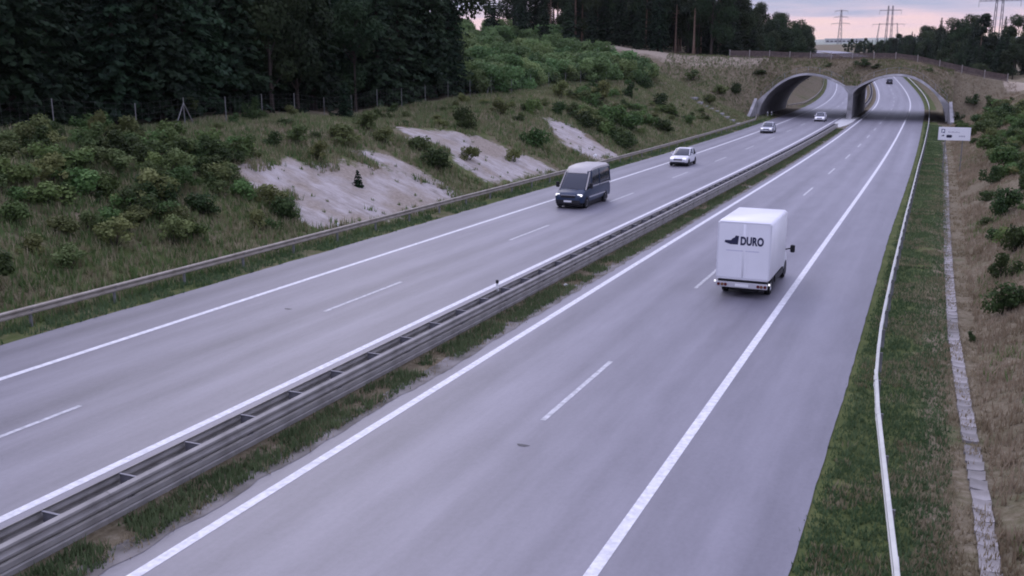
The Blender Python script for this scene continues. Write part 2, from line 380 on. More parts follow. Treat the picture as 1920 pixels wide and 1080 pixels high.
# ---------------------------------------------------------------- carriageways
def road_material():
    m = bpy.data.materials.new('worn_pavement'); m.use_nodes = True; nt = m.node_tree; N = nt.nodes; L = nt.links
    b = N['Principled BSDF']; b.inputs['Specular IOR Level'].default_value = .6
    tc = N.new('ShaderNodeUVMap'); tc.uv_map = 'road'
    def noise(sx, sy, sc, det=5, r=.6):
        mp = N.new('ShaderNodeMapping'); mp.inputs['Scale'].default_value = (sx, sy, 1); L.new(tc.outputs[0], mp.inputs['Vector'])
        n = N.new('ShaderNodeTexNoise'); n.inputs['Scale'].default_value = sc; n.inputs['Detail'].default_value = det; n.inputs['Roughness'].default_value = r; L.new(mp.outputs[0], n.inputs['Vector']); return n.outputs['Fac']
    streak = noise(.016, .75, 1., 4, .55); patch = noise(.22, .9, 1., 7, .7); grain = noise(7, 7, 1., 8, .85)
    s1 = N.new('ShaderNodeMath'); s1.operation = 'MULTIPLY_ADD'; s1.inputs[1].default_value = .44; L.new(streak, s1.inputs[0])
    s2 = N.new('ShaderNodeMath'); s2.operation = 'MULTIPLY_ADD'; s2.inputs[1].default_value = .30; L.new(patch, s2.inputs[0]); L.new(s2.outputs[0], s1.inputs[2])
    s3 = N.new('ShaderNodeMath'); s3.operation = 'MULTIPLY'; s3.inputs[1].default_value = .26; L.new(grain, s3.inputs[0]); L.new(s3.outputs[0], s2.inputs[2])
    r = N.new('ShaderNodeValToRGB'); e = r.color_ramp.elements
    e[0].position, e[0].color = .35, (.104, .100, .116, 1); e[1].position, e[1].color = .65, (.222, .213, .240, 1)
    # wheel tracks: two darker ribbons in each lane
    sx_ = N.new('ShaderNodeSeparateXYZ'); L.new(tc.outputs[0], sx_.inputs[0])
    w1 = N.new('ShaderNodeMath'); w1.operation = 'MULTIPLY_ADD'; w1.inputs[1].default_value = 2 * math.pi / 1.92; w1.inputs[2].default_value = 2 * math.pi * 1.9 / 1.92; L.new(sx_.outputs['Y'], w1.inputs[0])
    w2 = N.new('ShaderNodeMath'); w2.operation = 'COSINE'; L.new(w1.outputs[0], w2.inputs[0])
    w3 = N.new('ShaderNodeMath'); w3.operation = 'MULTIPLY_ADD'; w3.inputs[1].default_value = .035; L.new(w2.outputs[0], w3.inputs[0]); L.new(s1.outputs[0], w3.inputs[2])
    L.new(w3.outputs[0], r.inputs['Fac']); L.new(r.outputs['Color'], b.inputs['Base Color'])
    b.inputs['Roughness'].default_value = .46
    bm = N.new('ShaderNodeBump'); bm.inputs['Strength'].default_value = .25; bm.inputs['Distance'].default_value = .01; L.new(grain, bm.inputs['Height']); L.new(bm.outputs[0], b.inputs['Normal'])
    return m
M_ROAD = road_material()
M_PAINT = mat('road_paint', (.52, .52, .52), .55, col2=(.74, .74, .74), scale=7., spec=.4, detail=8)
M_DASH = mat('worn_lane_paint', (.33, .33, .33), .6, col2=(.60, .60, .60), scale=5., spec=.4, detail=8)
def strip(name, s0, s1, o0, o1, m, h, parent=None, step=1., jit=0., seed=0, cols=2):
    """sheet laid along the road; ragged edges where jit is set"""
    sv_ = np.arange(s0, s1 + step * .5, step); a = o0(sv_) if callable(o0) else np.full(sv_.shape, o0); c = o1(sv_) if callable(o1) else np.full(sv_.shape, o1)
    a = a - jit * (fnoise(sv_ * .7, sv_ * 0 + 3.3, seed) - .5) * 2; c = c + jit * (fnoise(sv_ * 1.1, sv_ * 0 + 9.1, seed + 1) - .5) * 2
    t = np.linspace(0, 1, cols); O = a[:, None] * (1 - t) + c[:, None] * t; Sg = np.repeat(sv_[:, None], cols, 1)
    P = road(Sg, O, h).reshape(-1, 3); n, k = O.shape; i = np.arange(n * k).reshape(n, k)
    F = np.stack([i[:-1, :-1], i[:-1, 1:], i[1:, 1:], i[1:, :-1]], -1).reshape(-1, 4)
    me = mesh(name, P, F, m)
    uv = me.uv_layers.new(name='road'); idx = np.empty(len(me.loops), np.int32); me.loops.foreach_get('vertex_index', idx)
    uv.data.foreach_set('uv', np.stack([Sg.ravel()[idx], O.ravel()[idx]], -1).astype(np.float32).ravel())
    return ob(name, me, parent)
W_R, O_C, O_D = -7.61, -11.76, -19.68
road_r = tag(strip('road', -40, 1100, lambda s: -8.35 + 0 * s, lambda s: np.interp(s, [0, 30, 60, 200], [3.35, 3.32, 3.05, 3.0]), M_ROAD, 0., step=.5, jit=.025, seed=40, cols=3), 'right carriageway of pale worn pavement', kind='structure')
road_l = tag(strip('road', -40, 1100, lambda s: -22.75 + 0 * s, -10.9, M_ROAD, 0., step=.5, jit=.12, seed=50, cols=3), 'left carriageway of pale worn pavement with oncoming traffic', kind='structure')
for nm, par, o, w in (('edge_line', road_r, 0., .25), ('edge_line', road_r, W_R, .25), ('edge_line', road_l, O_C, .25), ('edge_line', road_l, O_D, .25)):
    strip(nm, -20, 640, o - w / 2, o + w / 2, M_PAINT, .006, par, step=2.)
DASH = mesh('lane_dash', [(-.075, -3, 0), (.075, -3, 0), (.075, 3, 0), (-.075, 3, 0)], [(0, 1, 2, 3)], M_DASH)
def along(o, s, off, h=0., flip=False):
    """stand an object on the road surface, facing along it"""
    p = road(s, off, h); o.location = p.tolist(); o.rotation_mode = 'QUATERNION'
    t = heading(s); g = grade(s); f = Vector((-math.sin(t), math.cos(t), g)).normalized()
    if flip: f = -f
    r_ = f.cross(Vector((0, 0, 1))).normalized(); u = r_.cross(f)
    o.rotation_quaternion = Matrix((r_, f, u)).transposed().to_quaternion(); return o
for k in range(-1, 24):
    along(ob('lane_dash', DASH, road_r), 23.49 + 3 + 18 * k, -3.80, .006)
    along(ob('lane_dash', DASH, road_l), 19.45 - 3 + 18 * k, -15.72, .006)
M_TAR = mat('tar_patch', (.07, .068, .07), .6, var=.3, scale=12)
for s_, o_, par in ((21.6, -3.6, road_r), (31.2, -17.2, road_l)):
    q = [(.15 * math.cos(a) * (1 + .3 * math.sin(3 * a)), .10 * math.sin(a) * (1 + .25 * math.cos(2 * a)), 0) for a in np.linspace(0, 2 * math.pi, 13)[:-1]]
    along(ob('tar_patch', mesh('tar_patch', q, [tuple(range(12))], M_TAR), par), s_, o_, .005)
# dusty gravel margin between the median grass and the pavement, dark dirty margin along the right rail
M_DUST = mat('gravel_margin', (.10, .092, .075), .95, col2=(.245, .228, .215), scale=1.1, bump=.4, bscale=30)
strip('gravel_margin', -20, 172, -8.72, -8.16, M_DUST, .009, road_r, step=.25, jit=.13, seed=61)
# ---------------------------------------------------------------- wildlife overpass: twin concrete vaults under an earth cover
M_CONC = mat('portal_concrete', (.21, .205, .20), .85, col2=(.38, .37, .365), scale=.7, bump=.25, bscale=9)
M_VAULT = mat('vault_concrete', (.20, .195, .20), .9, col2=(.28, .27, .27), scale=.5, bump=.2, bscale=6)
_prof = np.array([(.45, 4.6), (.55, 5.05), (1.3, 5.75), (2.8, 6.6), (4.8, 7.42), (7.0, 7.85), (9.0, 7.8), (11., 7.2), (13., 5.95), (14.7, 4.3), (15.9, 2.2), (16.4, 0.0)])
def catmull(P, n=5):
    Q = np.concatenate([[2 * P[0] - P[1]], P, [2 * P[-1] - P[-2]]]); out = []
    for i in range(1, len(Q) - 2):
        for t in np.arange(n) / n:
            a, b, c, d = Q[i - 1:i + 3]; out.append(.5 * (2 * b + (c - a) * t + (2 * a - 5 * b + 4 * c - d) * t * t + (3 * b - a - 3 * c + d) * t ** 3))
    out.append(P[-1]); return np.array(out)
INNER = catmull(_prof)                         # local x from the pier, height above the road
_t = np.gradient(INNER, axis=0); _n = np.stack([-_t[:, 1], _t[:, 0]], -1); _n /= np.linalg.norm(_n, axis=1)[:, None]
_thk = .40 + 1.25 * sstep(5.2, .6, INNER[:, 1]) * (INNER[:, 0] > 8)
OUTER = INNER + _n * _thk[:, None]
OUTER[:, 1] = np.maximum(OUTER[:, 1], -.3); OUTER[:, 0] = np.maximum(OUTER[:, 0], -.02)
overpass = empty('wildlife_overpass', road(S_PORTAL, C_PIER).tolist(), 0, 'earth covered twin arch wildlife overpass crossing both carriageways', 'overpass')
_inv = Vector(overpass.location)
def pw(s, x, h):                               # point by station, distance from pier, height; relative to the overpass
    p = road(s, C_PIER + x); return (p[0] - _inv.x, p[1] - _inv.y, float(zr(s)) + h - _inv.z)
def arch_ring(sg, sa, sb):
    m = MB(); rings = []
    for (a, o) in zip(INNER, OUTER):
        rings.append([pw(sa, sg * a[0], a[1]), pw(sb, sg * a[0], a[1]), pw(sb + .0, sg * o[0], o[1]), pw(sa + .25, sg * o[0], o[1])])
    m.loft(rings); m.build('arch_ring', M_CONC, overpass, smooth=True, sharp=30)
for sg in (-1, 1):
    arch_ring(sg, S_PORTAL - .9, S_PORTAL + .7); arch_ring(sg, S_PORTAL2 + .9, S_PORTAL2 - .5)
    m = MB(); st = np.linspace(S_PORTAL + .2, S_PORTAL2 + .2, 14)
    full = np.concatenate([[(.47, -.2), (.47, 3.)], INNER + _n * .03])
    m.loft([[pw(s, sg * a[0], a[1]) for a in full] for s in st], closed=False); m.build('vault', M_VAULT, overpass, smooth=True, sharp=30)
    for (sa, sb, dr) in ((S_PORTAL - .95, S_PORTAL - 6.5, 1), (S_PORTAL2 + .95, S_PORTAL2 + 6.5, -1)):   # wing walls holding the slopes
        m = MB(); rings = []
        for t in (0, .35, .7, 1):
            s = sa + (sb - sa) * t; xa, xb = 16.7 + .4 * t, 17.2 + .5 * t; top = 3.3 * (1 - t) ** 1.15 + .25
            rings.append([pw(s, sg * xa, -.4), pw(s, sg * xb, -.4), pw(s, sg * xb, top), pw(s, sg * xa, top)])
        m.loft(rings); m.build('portal_wing', M_CONC, overpass)
m = MB(); st = np.linspace(S_PORTAL - .8, S_PORTAL2 + .8, 6)
m.loft([[pw(s, -.44, -.3), pw(s, .44, -.3), pw(s, .44, 4.7), pw(s, -.44, 4.7)] for s in st]); m.build('pier', M_CONC, overpass)
m = MB(); m.loft([[pw(S_PORTAL - .75, -.42, 4.7), pw(S_PORTAL - .75, .42, 4.7), pw(S_PORTAL - .75, 1.5, 6.05), pw(S_PORTAL - .75, -1.5, 6.05)],
                  [pw(S_PORTAL + .5, -.42, 4.7), pw(S_PORTAL + .5, .42, 4.7), pw(S_PORTAL + .5, 1.5, 6.05), pw(S_PORTAL + .5, -1.5, 6.05)]]); m.build('pier_head', M_CONC, overpass)
m = MB(); rings = []
for s, w in ((172, .5), (178, 1.1), (186, 1.35), (S_PORTAL + 8, 1.35)): rings.append([pw(s, -w, -.1), pw(s, w, -.1), pw(s, w, .12), pw(s, -w, .12)])
m.loft(rings); m.build('apron', mat('apron_concrete', (.42, .42, .40), .85, col2=(.55, .55, .53), scale=.8), overpass)
# earth over the vaults
_cx = np.concatenate([[0], OUTER[8:-6, 0], [17.3]]); _cz = np.concatenate([[6.0], OUTER[8:-6, 1], [3.2]])
def cover_z(s, off):
    x = np.abs(off - C_PIER); top = np.interp(x, _cx, _cz) + zr(s)
    side = np.minimum(np.abs(off + 26.9), np.abs(off - 7.5)); k = .95 - .45 * sstep(0, 9, side)
    e = ridge(off) - k * np.maximum(0, 206 - s) - k * np.maximum(0, s - 230)
    rim = top + .12
    f = sstep(0, 7.5, np.minimum(s - S_PORTAL - .3, S_PORTAL2 + .3 - s))
    b = (fnoise(s * .22, off * .22, 3) - .5) * .35 + (fnoise(s * .9, off * .9, 5) - .5) * .25
    return np.maximum(rim * (1 - f) + np.maximum(ridge(off), rim) * f, np.where(x > 11, e, -99)) + b * f + .06 * fnoise(s * 1.5, off * 1.5, 4)
def skirt_z(s, off):      # vertical earth face down to the vault at both ends
    z = cover_z(s, off); rim = np.interp(np.abs(off - C_PIER), _cx, _cz) + zr(s) - .45 - 3.2 * (np.abs(off - C_PIER) > 17.05)
    return np.where((s < S_PORTAL + .29) | (s > S_PORTAL2 + .31), rim, z)
tag(grid_obj('embankment', np.concatenate([[S_PORTAL + .28], np.arange(S_PORTAL + .3, S_PORTAL2 + .31, .777), [S_PORTAL2 + .32]]), np.linspace(-27.0, 7.6, 90), skirt_z, M_GROUND), 'grassed earth cover lying over the twin vaults', kind='structure')

# ---------------------------------------------------------------- steel barriers
M_STEEL = mat('galvanised_rail', (.20, .19, .172), .6, col2=(.33, .315, .29), scale=1.3, metal=.25, spec=.5, detail=7)
M_STEEL_OLD = mat('weathered_rail', (.22, .195, .155), .65, col2=(.34, .31, .26), scale=1.6, metal=.2, detail=7)
M_RAIL_PALE = mat('pale_zinc_rail', (.44, .45, .42), .45, var=.1, scale=1.5, metal=.3, spec=.5)
M_POST = mat('barrier_post', (.22, .22, .22), .6, var=.2, metal=.3)
WP = [(0, 0), (.02, .01), (.075, .035), (.08, .085), (.03, .12), (.02, .155), (.03, .19), (.08, .225), (.075, .275), (.02, .30), (0, .31)]   # W profile: depth, height
def wbeam(name, m, L=4., scale=1.):
    mb = MB(); f = [(d * scale, h * scale) for d, h in WP]
    ring = f + [(d - .012, h) for d, h in f[::-1]]
    mb.loft([[(d, y, h) for d, h in ring] for y in (-L / 2 - .04, L / 2 + .04)]); return mb.mesh(name, m)
def span(o, s0, s1, o0, o1, h):
    """lay a straight piece between two stations"""
    a = Vector(road(s0, o0, h).tolist()); b = Vector(road(s1, o1, h).tolist()); f = (b - a); Ln = f.length; f.normalize()
    r_ = f.cross(Vector((0, 0, 1))).normalized(); u = r_.cross(f); o.rotation_mode = 'QUATERNION'
    o.location = (a + b) / 2; o.rotation_quaternion = Matrix((r_, f, u)).transposed().to_quaternion(); return o
def local(parent, o):
    o.parent = parent; o.location = o.location - parent.location; return o
BEAM_L, BEAM_NEAR, BEAM_PALE = wbeam('beam', M_STEEL_OLD), wbeam('beam', M_STEEL), wbeam('beam', M_RAIL_PALE)
m = MB(); m.box(-.05, .05, -.03, .03, -.5, .68); m.box(.05, .10, -.03, .03, .48, .66); POST_L = m.mesh('post', M_POST)
m = MB(); m.box(-.05, .05, -.05, .05, -.5, .66); POST_M = m.mesh('post', M_POST)
# single rail along the left shoulder (and again beyond the overpass)
def single_rail(label, s0, s1, off, beam, post, side, step=4., h=.44):
    g = empty('guardrail', road(s0, float(off(s0))).tolist(), 0, label, 'guardrail')
    s = s0
    while s < s1:
        e = min(s + step, s1)
        b = ob('beam', beam); span(b, s, e, float(off(s)), float(off(e)), h)
        if side < 0: b.rotation_quaternion = b.rotation_quaternion @ Quaternion((0, 0, 1), math.pi)
        local(g, b)
        p = ob('post', post); along(p, s, float(off(s)) - .06 * side, 0., flip=side < 0); p.location.z = float(min(ground(s, float(off(s))), zr(s))) + .0; local(g, p); s += step
    return g
OL = lambda s: -23.85 - 2.1 * sstep(178, 196, np.asarray(s, float)) * (1 - sstep(238, 256, np.asarray(s, float)))
single_rail('weathered grey guardrail along the left shoulder below the bare slope', 9.3, 197.3, OL, BEAM_L, POST_L, 1)
single_rail('grey guardrail on the far left shoulder seen through the left arch', 240., 420., OL, BEAM_L, POST_L, 1)
OR_ = lambda s: np.interp(s, [10, 16.8, 21, 26, 29.6, 35.7, 45, 65, 100, 140, 180, 260], [5.7, 5.22, 4.83, 4.38, 4.12, 3.95, 3.86, 3.75, 3.66, 3.8, 3.98, 3.9])
single_rail('pale guardrail bending along the right grass verge', 11, 196., OR_, BEAM_PALE, POST_L, -1, step=3., h=.44)
single_rail('pale guardrail on the right shoulder beyond the overpass', 199., 420., OR_, BEAM_PALE, POST_L, -1)

# double barrier on the median: two W beams and two lower planks, spacer plates every 2 m
M_SPACER = mat('spacer_plate', (.20, .20, .22), .6, var=.15, metal=.4)
m = MB()
pl_ = [(0, 0), (.03, .02), (.035, .12), (.005, .15), (.035, .18), (.03, .28), (0, .30)]; ring = pl_ + [(d - .012, h) for d, h in pl_[::-1]]
m.loft([[(d, y, h) for d, h in ring] for y in (-2.04, 2.04)]); PLANK = m.mesh('lower_beam', M_STEEL)
m = MB(); m.box(-.25, .25, -.006, .006, -.04, .27); m.box(-.25, .25, -.05, .006, .27, .282); SPACER = m.mesh('spacer', M_SPACER)
def median_barrier(label, s0, s1, spacers=True):
    g = empty('median_barrier', road(s0, -9.68).tolist(), 0, label, 'barrier')
    s = s0
    while s < s1 - .1:
        for sd in (1, -1):
            for (nm, me, h) in (('beam', BEAM_NEAR, .49), ('lower_beam', PLANK, .12)):
                b = ob(nm, me); span(b, s, s + 4, -9.68 + .25 * sd, -9.68 + .25 * sd, h)
                if sd < 0: b.rotation_quaternion = b.rotation_quaternion @ Quaternion((0, 0, 1), math.pi)
                local(g, b)
        p = ob('post', POST_M); along(p, s + .9, -9.68); local(g, p)
        if spacers:
            for ds in (.9, 2.9):
                p = ob('spacer', SPACER); along(p, s + ds, -9.68, .50); local(g, p)
        s += 4
    return g
median_barrier('double rail median barrier with spacer plates running from the foreground', 6., 170.)
median_barrier('curved double rail median barrier beyond the overpass', 242., 382.)
# reflector standing on the barrier
g = empty('delineator', road(34.6, -9.95).tolist(), 0, 'small white delineator with dark cap on the median barrier', 'delineator')
m = MB(); m.box(-.05, .05, -.02, .02, .70, 1.0); m.build('stem', mat('white_plastic', (.75, .75, .74), .5), g)
m = MB(); m.bevbox(-.055, .055, -.04, .04, 1.0, 1.14, .02); m.build('cap', mat('black_plastic', (.02, .02, .02), .5), g)

# ---------------------------------------------------------------- fences
M_GALV = mat('fence_post', (.20, .20, .19), .6, var=.15, metal=.2)
M_WIRE = mat('fence_wire', (.20, .20, .19), .6, metal=.4)
def game_fence(label, pts, h=2.0, braces=(), rows=6):
    g = empty('wire_fence', at(*pts[0]).tolist(), 0, label, 'fence'); b0 = Vector(g.location)
    W = [Vector(at(s, o).tolist()) - b0 for s, o in pts]
    for i, p in enumerate(W):
        m = MB(); m.tube(p + Vector((0, 0, -.4)), p + Vector((0, 0, h)), .032, n=6); m.build('post', M_GALV, g)
        if i in braces:
            for j in (i - 1, i + 1):
                if 0 <= j < len(W):
                    d = (W[j] - p); d.z = 0; d.normalize(); m = MB(); q = p + d * 1.25; m.tube(p + Vector((0, 0, h * .82)), q + Vector((0, 0, -.2)), .035, n=6); m.build('brace', M_GALV, g)
    for i in range(len(W) - 1):
        m = MB()
        for r in np.linspace(.15, h - .08, rows): m.tube(W[i] + Vector((0, 0, r)), W[i + 1] + Vector((0, 0, r)), .003, n=3, caps=False)
        n = 8
        for t in np.arange(1, n) / n: q = W[i].lerp(W[i + 1], t); m.tube(q + Vector((0, 0, .1)), q + Vector((0, 0, h - .05)), .0025, n=3, caps=False)
        m.build('wire_mesh', M_WIRE, g)
    return g
game_fence('wire game fence with thin posts along the top of the left cutting', [(s, -44. + 2.2 * math.sin(s * .05) - (2 if s < 50 else 0)) for s in np.arange(36, 176, 5.2)], braces=(4, 15))

M_PLANK = mat('weathered_screen', (.095, .070, .062), .9, col2=(.15, .115, .10), scale=2.5, bump=.3, bscale=20)
M_PALEPOST = mat('pale_screen_post', (.33, .30, .27), .8, var=.12)
def screen_fence(label, offs, sp, h=1.35):
    g = empty('screen_fence', (0, 0, 0), 0, label, 'fence'); W = []
    for o in offs:
        s = sp(o); p = road(s, o); z = float(max(cover_z(np.array(s), np.array(o)), ground(s, o))) if -27 < o < 7.6 else float(ground(s, o)); W.append(Vector((p[0], p[1], z - .1)))
    g.location = W[0]; b0 = W[0].copy(); W = [w - b0 for w in W]
    for p in W: m = MB(); m.box(p.x - .07, p.x + .07, p.y - .2, p.y - .06, p.z - .3, p.z + h + .18); m.build('post', M_PALEPOST, g)
    for a, b in zip(W[:-1], W[1:]):
        f = (b - a); L_ = Vector((f.x, f.y, 0)).length; nb = 6
        for k in range(nb):                     # horizontal boards with open joints
            z0 = .12 + k * (h - .12) / nb; z1 = z0 + (h - .12) / nb - .03; d = Vector((f.x, f.y, 0)).normalized(); n_ = Vector((-d.y, d.x, 0)) * .02
            V = [a - n_ + Vector((0, 0, z0)), b - n_ + Vector((0, 0, z0)), b + n_ + Vector((0, 0, z0)), a + n_ + Vector((0, 0, z0)),
                 a - n_ + Vector((0, 0, z1)), b - n_ + Vector((0, 0, z1)), b + n_ + Vector((0, 0, z1)), a + n_ + Vector((0, 0, z1))]
            m = MB(); m.add(V, [(3, 2, 1, 0), (4, 5, 6, 7), (0, 1, 5, 4), (1, 2, 6, 5), (2, 3, 7, 6), (3, 0, 4, 7)]); m.build('board', M_PLANK, g)
screen_fence('brown board screen with pale posts along the top of the overpass', np.arange(-33.6, 17.5, 3.85), lambda o: 206.3)
# slim railing following the crown of each vault
M_RAILING = mat('railing_steel', (.36, .36, .36), .5, metal=.4)
for sg, lab in ((-1, 'thin steel railing over the left arch'), (1, 'thin steel railing over the right arch')):
    g = empty('arch_railing', overpass.location, 0, lab, 'railing'); tops = []
    for x in np.arange(1.6, 16.6, 2.1):
        z = np.interp(x, OUTER[8:, 0], OUTER[8:, 1]) + .05; p = Vector(pw(S_PORTAL + .55, sg * x, float(z))); tops.append(p)
        m = MB(); m.tube(p + Vector((0, 0, -.2)), p + Vector((0, 0, 1.1)), .035, n=5); m.build('post', M_RAILING, g)
    for a, b in zip(tops[:-1], tops[1:]):
        m = MB(); m.tube(a + Vector((0, 0, 1.08)), b + Vector((0, 0, 1.08)), .022, n=4); m.tube(a + Vector((0, 0, .55)), b + Vector((0, 0, .55)), .015, n=4); m.build('rail', M_RAILING, g)

# ---------------------------------------------------------------- concrete gutter along the right slope
M_GUT = mat('gutter_concrete', (.19, .175, .16), .9, col2=(.34, .32, .305), scale=1.1, bump=.4, bscale=14)
M_GUTD = mat('silted_gutter', (.12, .11, .095), .95, col2=(.20, .185, .165), scale=2.)
m = MB()
for y0, y1 in ((-.295, .295),):
    pr = [(-.19, .014), (-.11, .0), (0, -.004), (.11, .0), (.19, .018), (.19, -.10), (-.19, -.10)]
    m.loft([[(x, y, z) for x, z in pr] for y in (y0, y1)])
SLAB = m.mesh('slab', M_GUT); SLABD = SLAB.copy(); SLABD.materials.clear(); SLABD.materials.append(M_GUTD)
SLABM = SLAB.copy(); SLABM.materials.clear(); SLABM.materials.append(mat('worn_gutter', (.15, .14, .125), .9, col2=(.26, .245, .23), scale=1.3, bump=.4, bscale=14))
gut = empty('drain_gutter', at(16, 6.8).tolist(), 0, 'concrete slab drainage gutter at the foot of the right slope', 'gutter')
OG = lambda s: float(np.interp(s, [10, 19, 23, 31, 39, 53, 73, 190], [6.95, 6.83, 6.76, 6.5, 6.28, 6.15, 6.05, 6.1]))
rg = random.Random(5); s = 14.
while s < 150:
    if rg.random() < .05: s += rg.uniform(.2, .4); continue
    silted = vnoise(np.array(s * .45), np.array(2.), 77) < (.30 if s < 60 else .5)
    o = ob('slab', SLABD if silted else (SLABM if vnoise(np.array(s * .9), np.array(7.), 78) < .5 else SLAB)); along(o, s, OG(s) + rg.uniform(-.012, .012))
    o.location.z = float(ground(s, OG(s))) + .06 - .10 * max(0., float(fnoise(np.array(s * .8), np.array(4.4), 79)) - .60) + rg.uniform(-.012, .008); o.rotation_quaternion = o.rotation_quaternion @ Quaternion((0, 0, 1), rg.uniform(-.06, .06)) @ Quaternion((0, 1, 0), rg.uniform(-.09, .09)); local(gut, o); s += .597
# stepped concrete chute on the left slope by the portal
ch = empty('drain_chute', at(170, -25).tolist(), 0, 'pale stepped concrete drain chute down the left slope before the overpass', 'chute')
for k in range(9):
    s_ = 168.5 + k * .75; o_ = -25.2 - k * 1.05; p = Vector(at(s_, o_).tolist()) - ch.location
    m = MB(); m.box(p.x - .62, p.x + .62, p.y - .8, p.y + .8, p.z - .3, p.z + .16); m.build('step', M_CONC, ch)

# ---------------------------------------------------------------- rest area sign
sg_ = empty('road_sign', at(104.5, 5.75).tolist(), heading(104), 'white rectangular direction sign with dark pictograms beside the gutter', 'sign')
m = MB(); m.bevbox(-.75, 2.35, -.03, .03, 2.25, 3.6, .012); m.build('board', mat('sign_white', (.86, .86, .86), .4, spec=.4), sg_)
m = MB(); [m.box(x - .05, x + .05, .032, .12, -.5, 3.3) for x in (-.02,)]; m.build('post', M_GALV, sg_)
m = MB(); [m.box(x - .05, x + .05, .032, .12, -.5, 3.3) for x in (1.65,)]; m.build('post', M_GALV, sg_)
M_SIGNK = mat('sign_dark', (.012, .014, .04), .5); M_SIGNB = mat('sign_blue', (.03, .05, .13), .5); M_SIGNG = mat('sign_grey', (.42, .41, .46), .5)
def flat(pts, name, m, y=-.034): ob(name, mesh(name, [(x, y, z) for x, z in pts], [tuple(range(len(pts)))], m), sg_)
for q in ([(-.47, 3.0), (-.41, 3.0), (-.41, 3.40), (-.47, 3.40)], [(-.41, 3.34), (-.13, 3.34), (-.13, 3.40), (-.41, 3.40)], [(-.19, 2.98), (-.13, 2.98), (-.13, 3.34), (-.19, 3.34)],
          [(-.36, 3.0), (-.19, 3.0), (-.19, 3.08), (-.26, 3.12), (-.36, 3.06)]): flat(q, 'parking_symbol', M_SIGNB)
flat([(-.47, 2.66), (-.17, 2.66), (-.17, 2.80), (-.27, 2.80)], 'arrow_symbol', M_SIGNK)
flat([(.05 + .27 + .27 * math.copysign(abs(math.cos(a)) ** .4, math.cos(a)), 2.66 + .15 * math.copysign(abs(math.sin(a)) ** .5, math.sin(a))) for a in np.linspace(0, 2 * math.pi, 21)[:-1]], 'vehicle_symbol', M_SIGNK)
for k in range(9): flat([(.22 + k * .125, 3.05), (.30 + k * .125, 3.05), (.30 + k * .125, 3.13 + .04 * (k % 3 == 0)), (.22 + k * .125, 3.13 + .04 * (k % 3 == 0))], 'faded_letter', M_SIGNG)
for k in range(4): flat([(1.25 + k * .16, 2.62), (1.36 + k * .16, 2.62), (1.36 + k * .16, 2.76), (1.25 + k * .16, 2.76)], 'faded_letter', M_SIGNG)

sg_.scale = (.9, 1, .9); sg_.location.z += 1.05
for _p in [c for c in sg_.children if c.name.startswith('post')]: _p.scale = (1, 1, 1.5); _p.location.z = -1.65
# small white things: marker posts in the left tunnel, litter and a marker stone by the left rail
M_WHITE = mat('white_paint', (.78, .78, .76), .6)
for s_, o_, lab in ((200.5, -24.8, 'left one of two small white marker posts at the tunnel wall'), (202.2, -24.3, 'right one of two small white marker posts at the tunnel wall')):
    g = empty('marker_post', road(s_, o_).tolist(), 0, lab, 'marker post', 'white marker posts at the tunnel wall'); m = MB()
    m.loft([[(-.12, -.06, z), (.12, -.06, z), (.12, .06, z), (-.12, .06, z)] for z in (0, .85)] + [[(-.10, -.05, 1.0), (.10, -.05, 1.0), (.10, .05, .95), (-.10, .05, .95)]]); m.build('stem', M_WHITE, g)
    m = MB(); m.box(-.125, .125, -.066, -.061, .45, .62); m.build('band', M_SIGNK, g)
for s_, o_, r_, lab, nm in ((47.6, -25.4, .15, 'small white marker stone behind the left guardrail', 'marker_stone'), (39.6, -8.95, .09, 'scrap of white litter on the median grass', 'litter'),
                            (95.6, -26.0, .2, 'small pale stone behind the left guardrail near the overpass', 'stone')):
    rr = random.Random(int(s_)); m = MB(); m.loft([[(r_ * k * math.cos(a) * rr.uniform(.8, 1.2), r_ * k * math.sin(a) * rr.uniform(.8, 1.2), z * r_) for a in np.linspace(0, 2 * math.pi, 9)[:-1]] for k, z in ((.8, -.3), (1., .2), (.9, .8), (.4, 1.2))])
    tag(m.build(nm, M_WHITE, None, True, at(s_, o_).tolist()), lab, nm.replace('_', ' '))
# ---------------------------------------------------------------- vehicles (local x right, y forward, z up)
M_GLASS = mat('vehicle_glass', (.014, .020, .034), .08, spec=.5)
M_TYRE = mat('tyre_rubber', (.012, .012, .012), .85)
M_RIM = mat('wheel_rim', (.40, .40, .42), .35, metal=.7)
M_BLK = mat('black_trim', (.015, .015, .017), .55)
M_LAMP = mat('headlamp_lens', (.80, .82, .85), .12, spec=.6, emit=((1., .97, .92), .7))
M_TAIL = mat('tail_lamp', (.11, .012, .012), .25)
M_AMBER = mat('amber_lamp', (.20, .09, .04), .3)
M_PLATE = mat('number_plate', (.75, .75, .73), .4)
def wheel(par, x, y, r=.33, w=.22):
    sx = 1 if x > 0 else -1
    wo = ob('wheel', None, par, (x, y, r)); n = 20; m = MB()
    rings = []
    for (xx, rr) in ((-w / 2, r * .62), (-w / 2, r * .94), (-w * .38, r), (w * .38, r), (w / 2, r * .94), (w / 2, r * .62)):
        rings.append([(xx, rr * math.cos(2 * math.pi * i / n), rr * math.sin(2 * math.pi * i / n)) for i in range(n)])
    m.loft(rings, caps=False); m.build('tyre', M_TYRE, wo, True)
    m = MB(); rings = []
    for (xx, rr) in ((0, r * .63), (sx * w * .44, r * .63), (sx * w * .44, r * .52), (sx * w * .32, r * .45), (sx * w * .40, r * .16), (sx * w * .40, .001)):
        rings.append([(xx, rr * math.cos(2 * math.pi * i / n), rr * math.sin(2 * math.pi * i / n)) for i in range(n)])
    m.loft(rings, caps=False); m.build('rim', M_RIM, wo, True)
    return wo
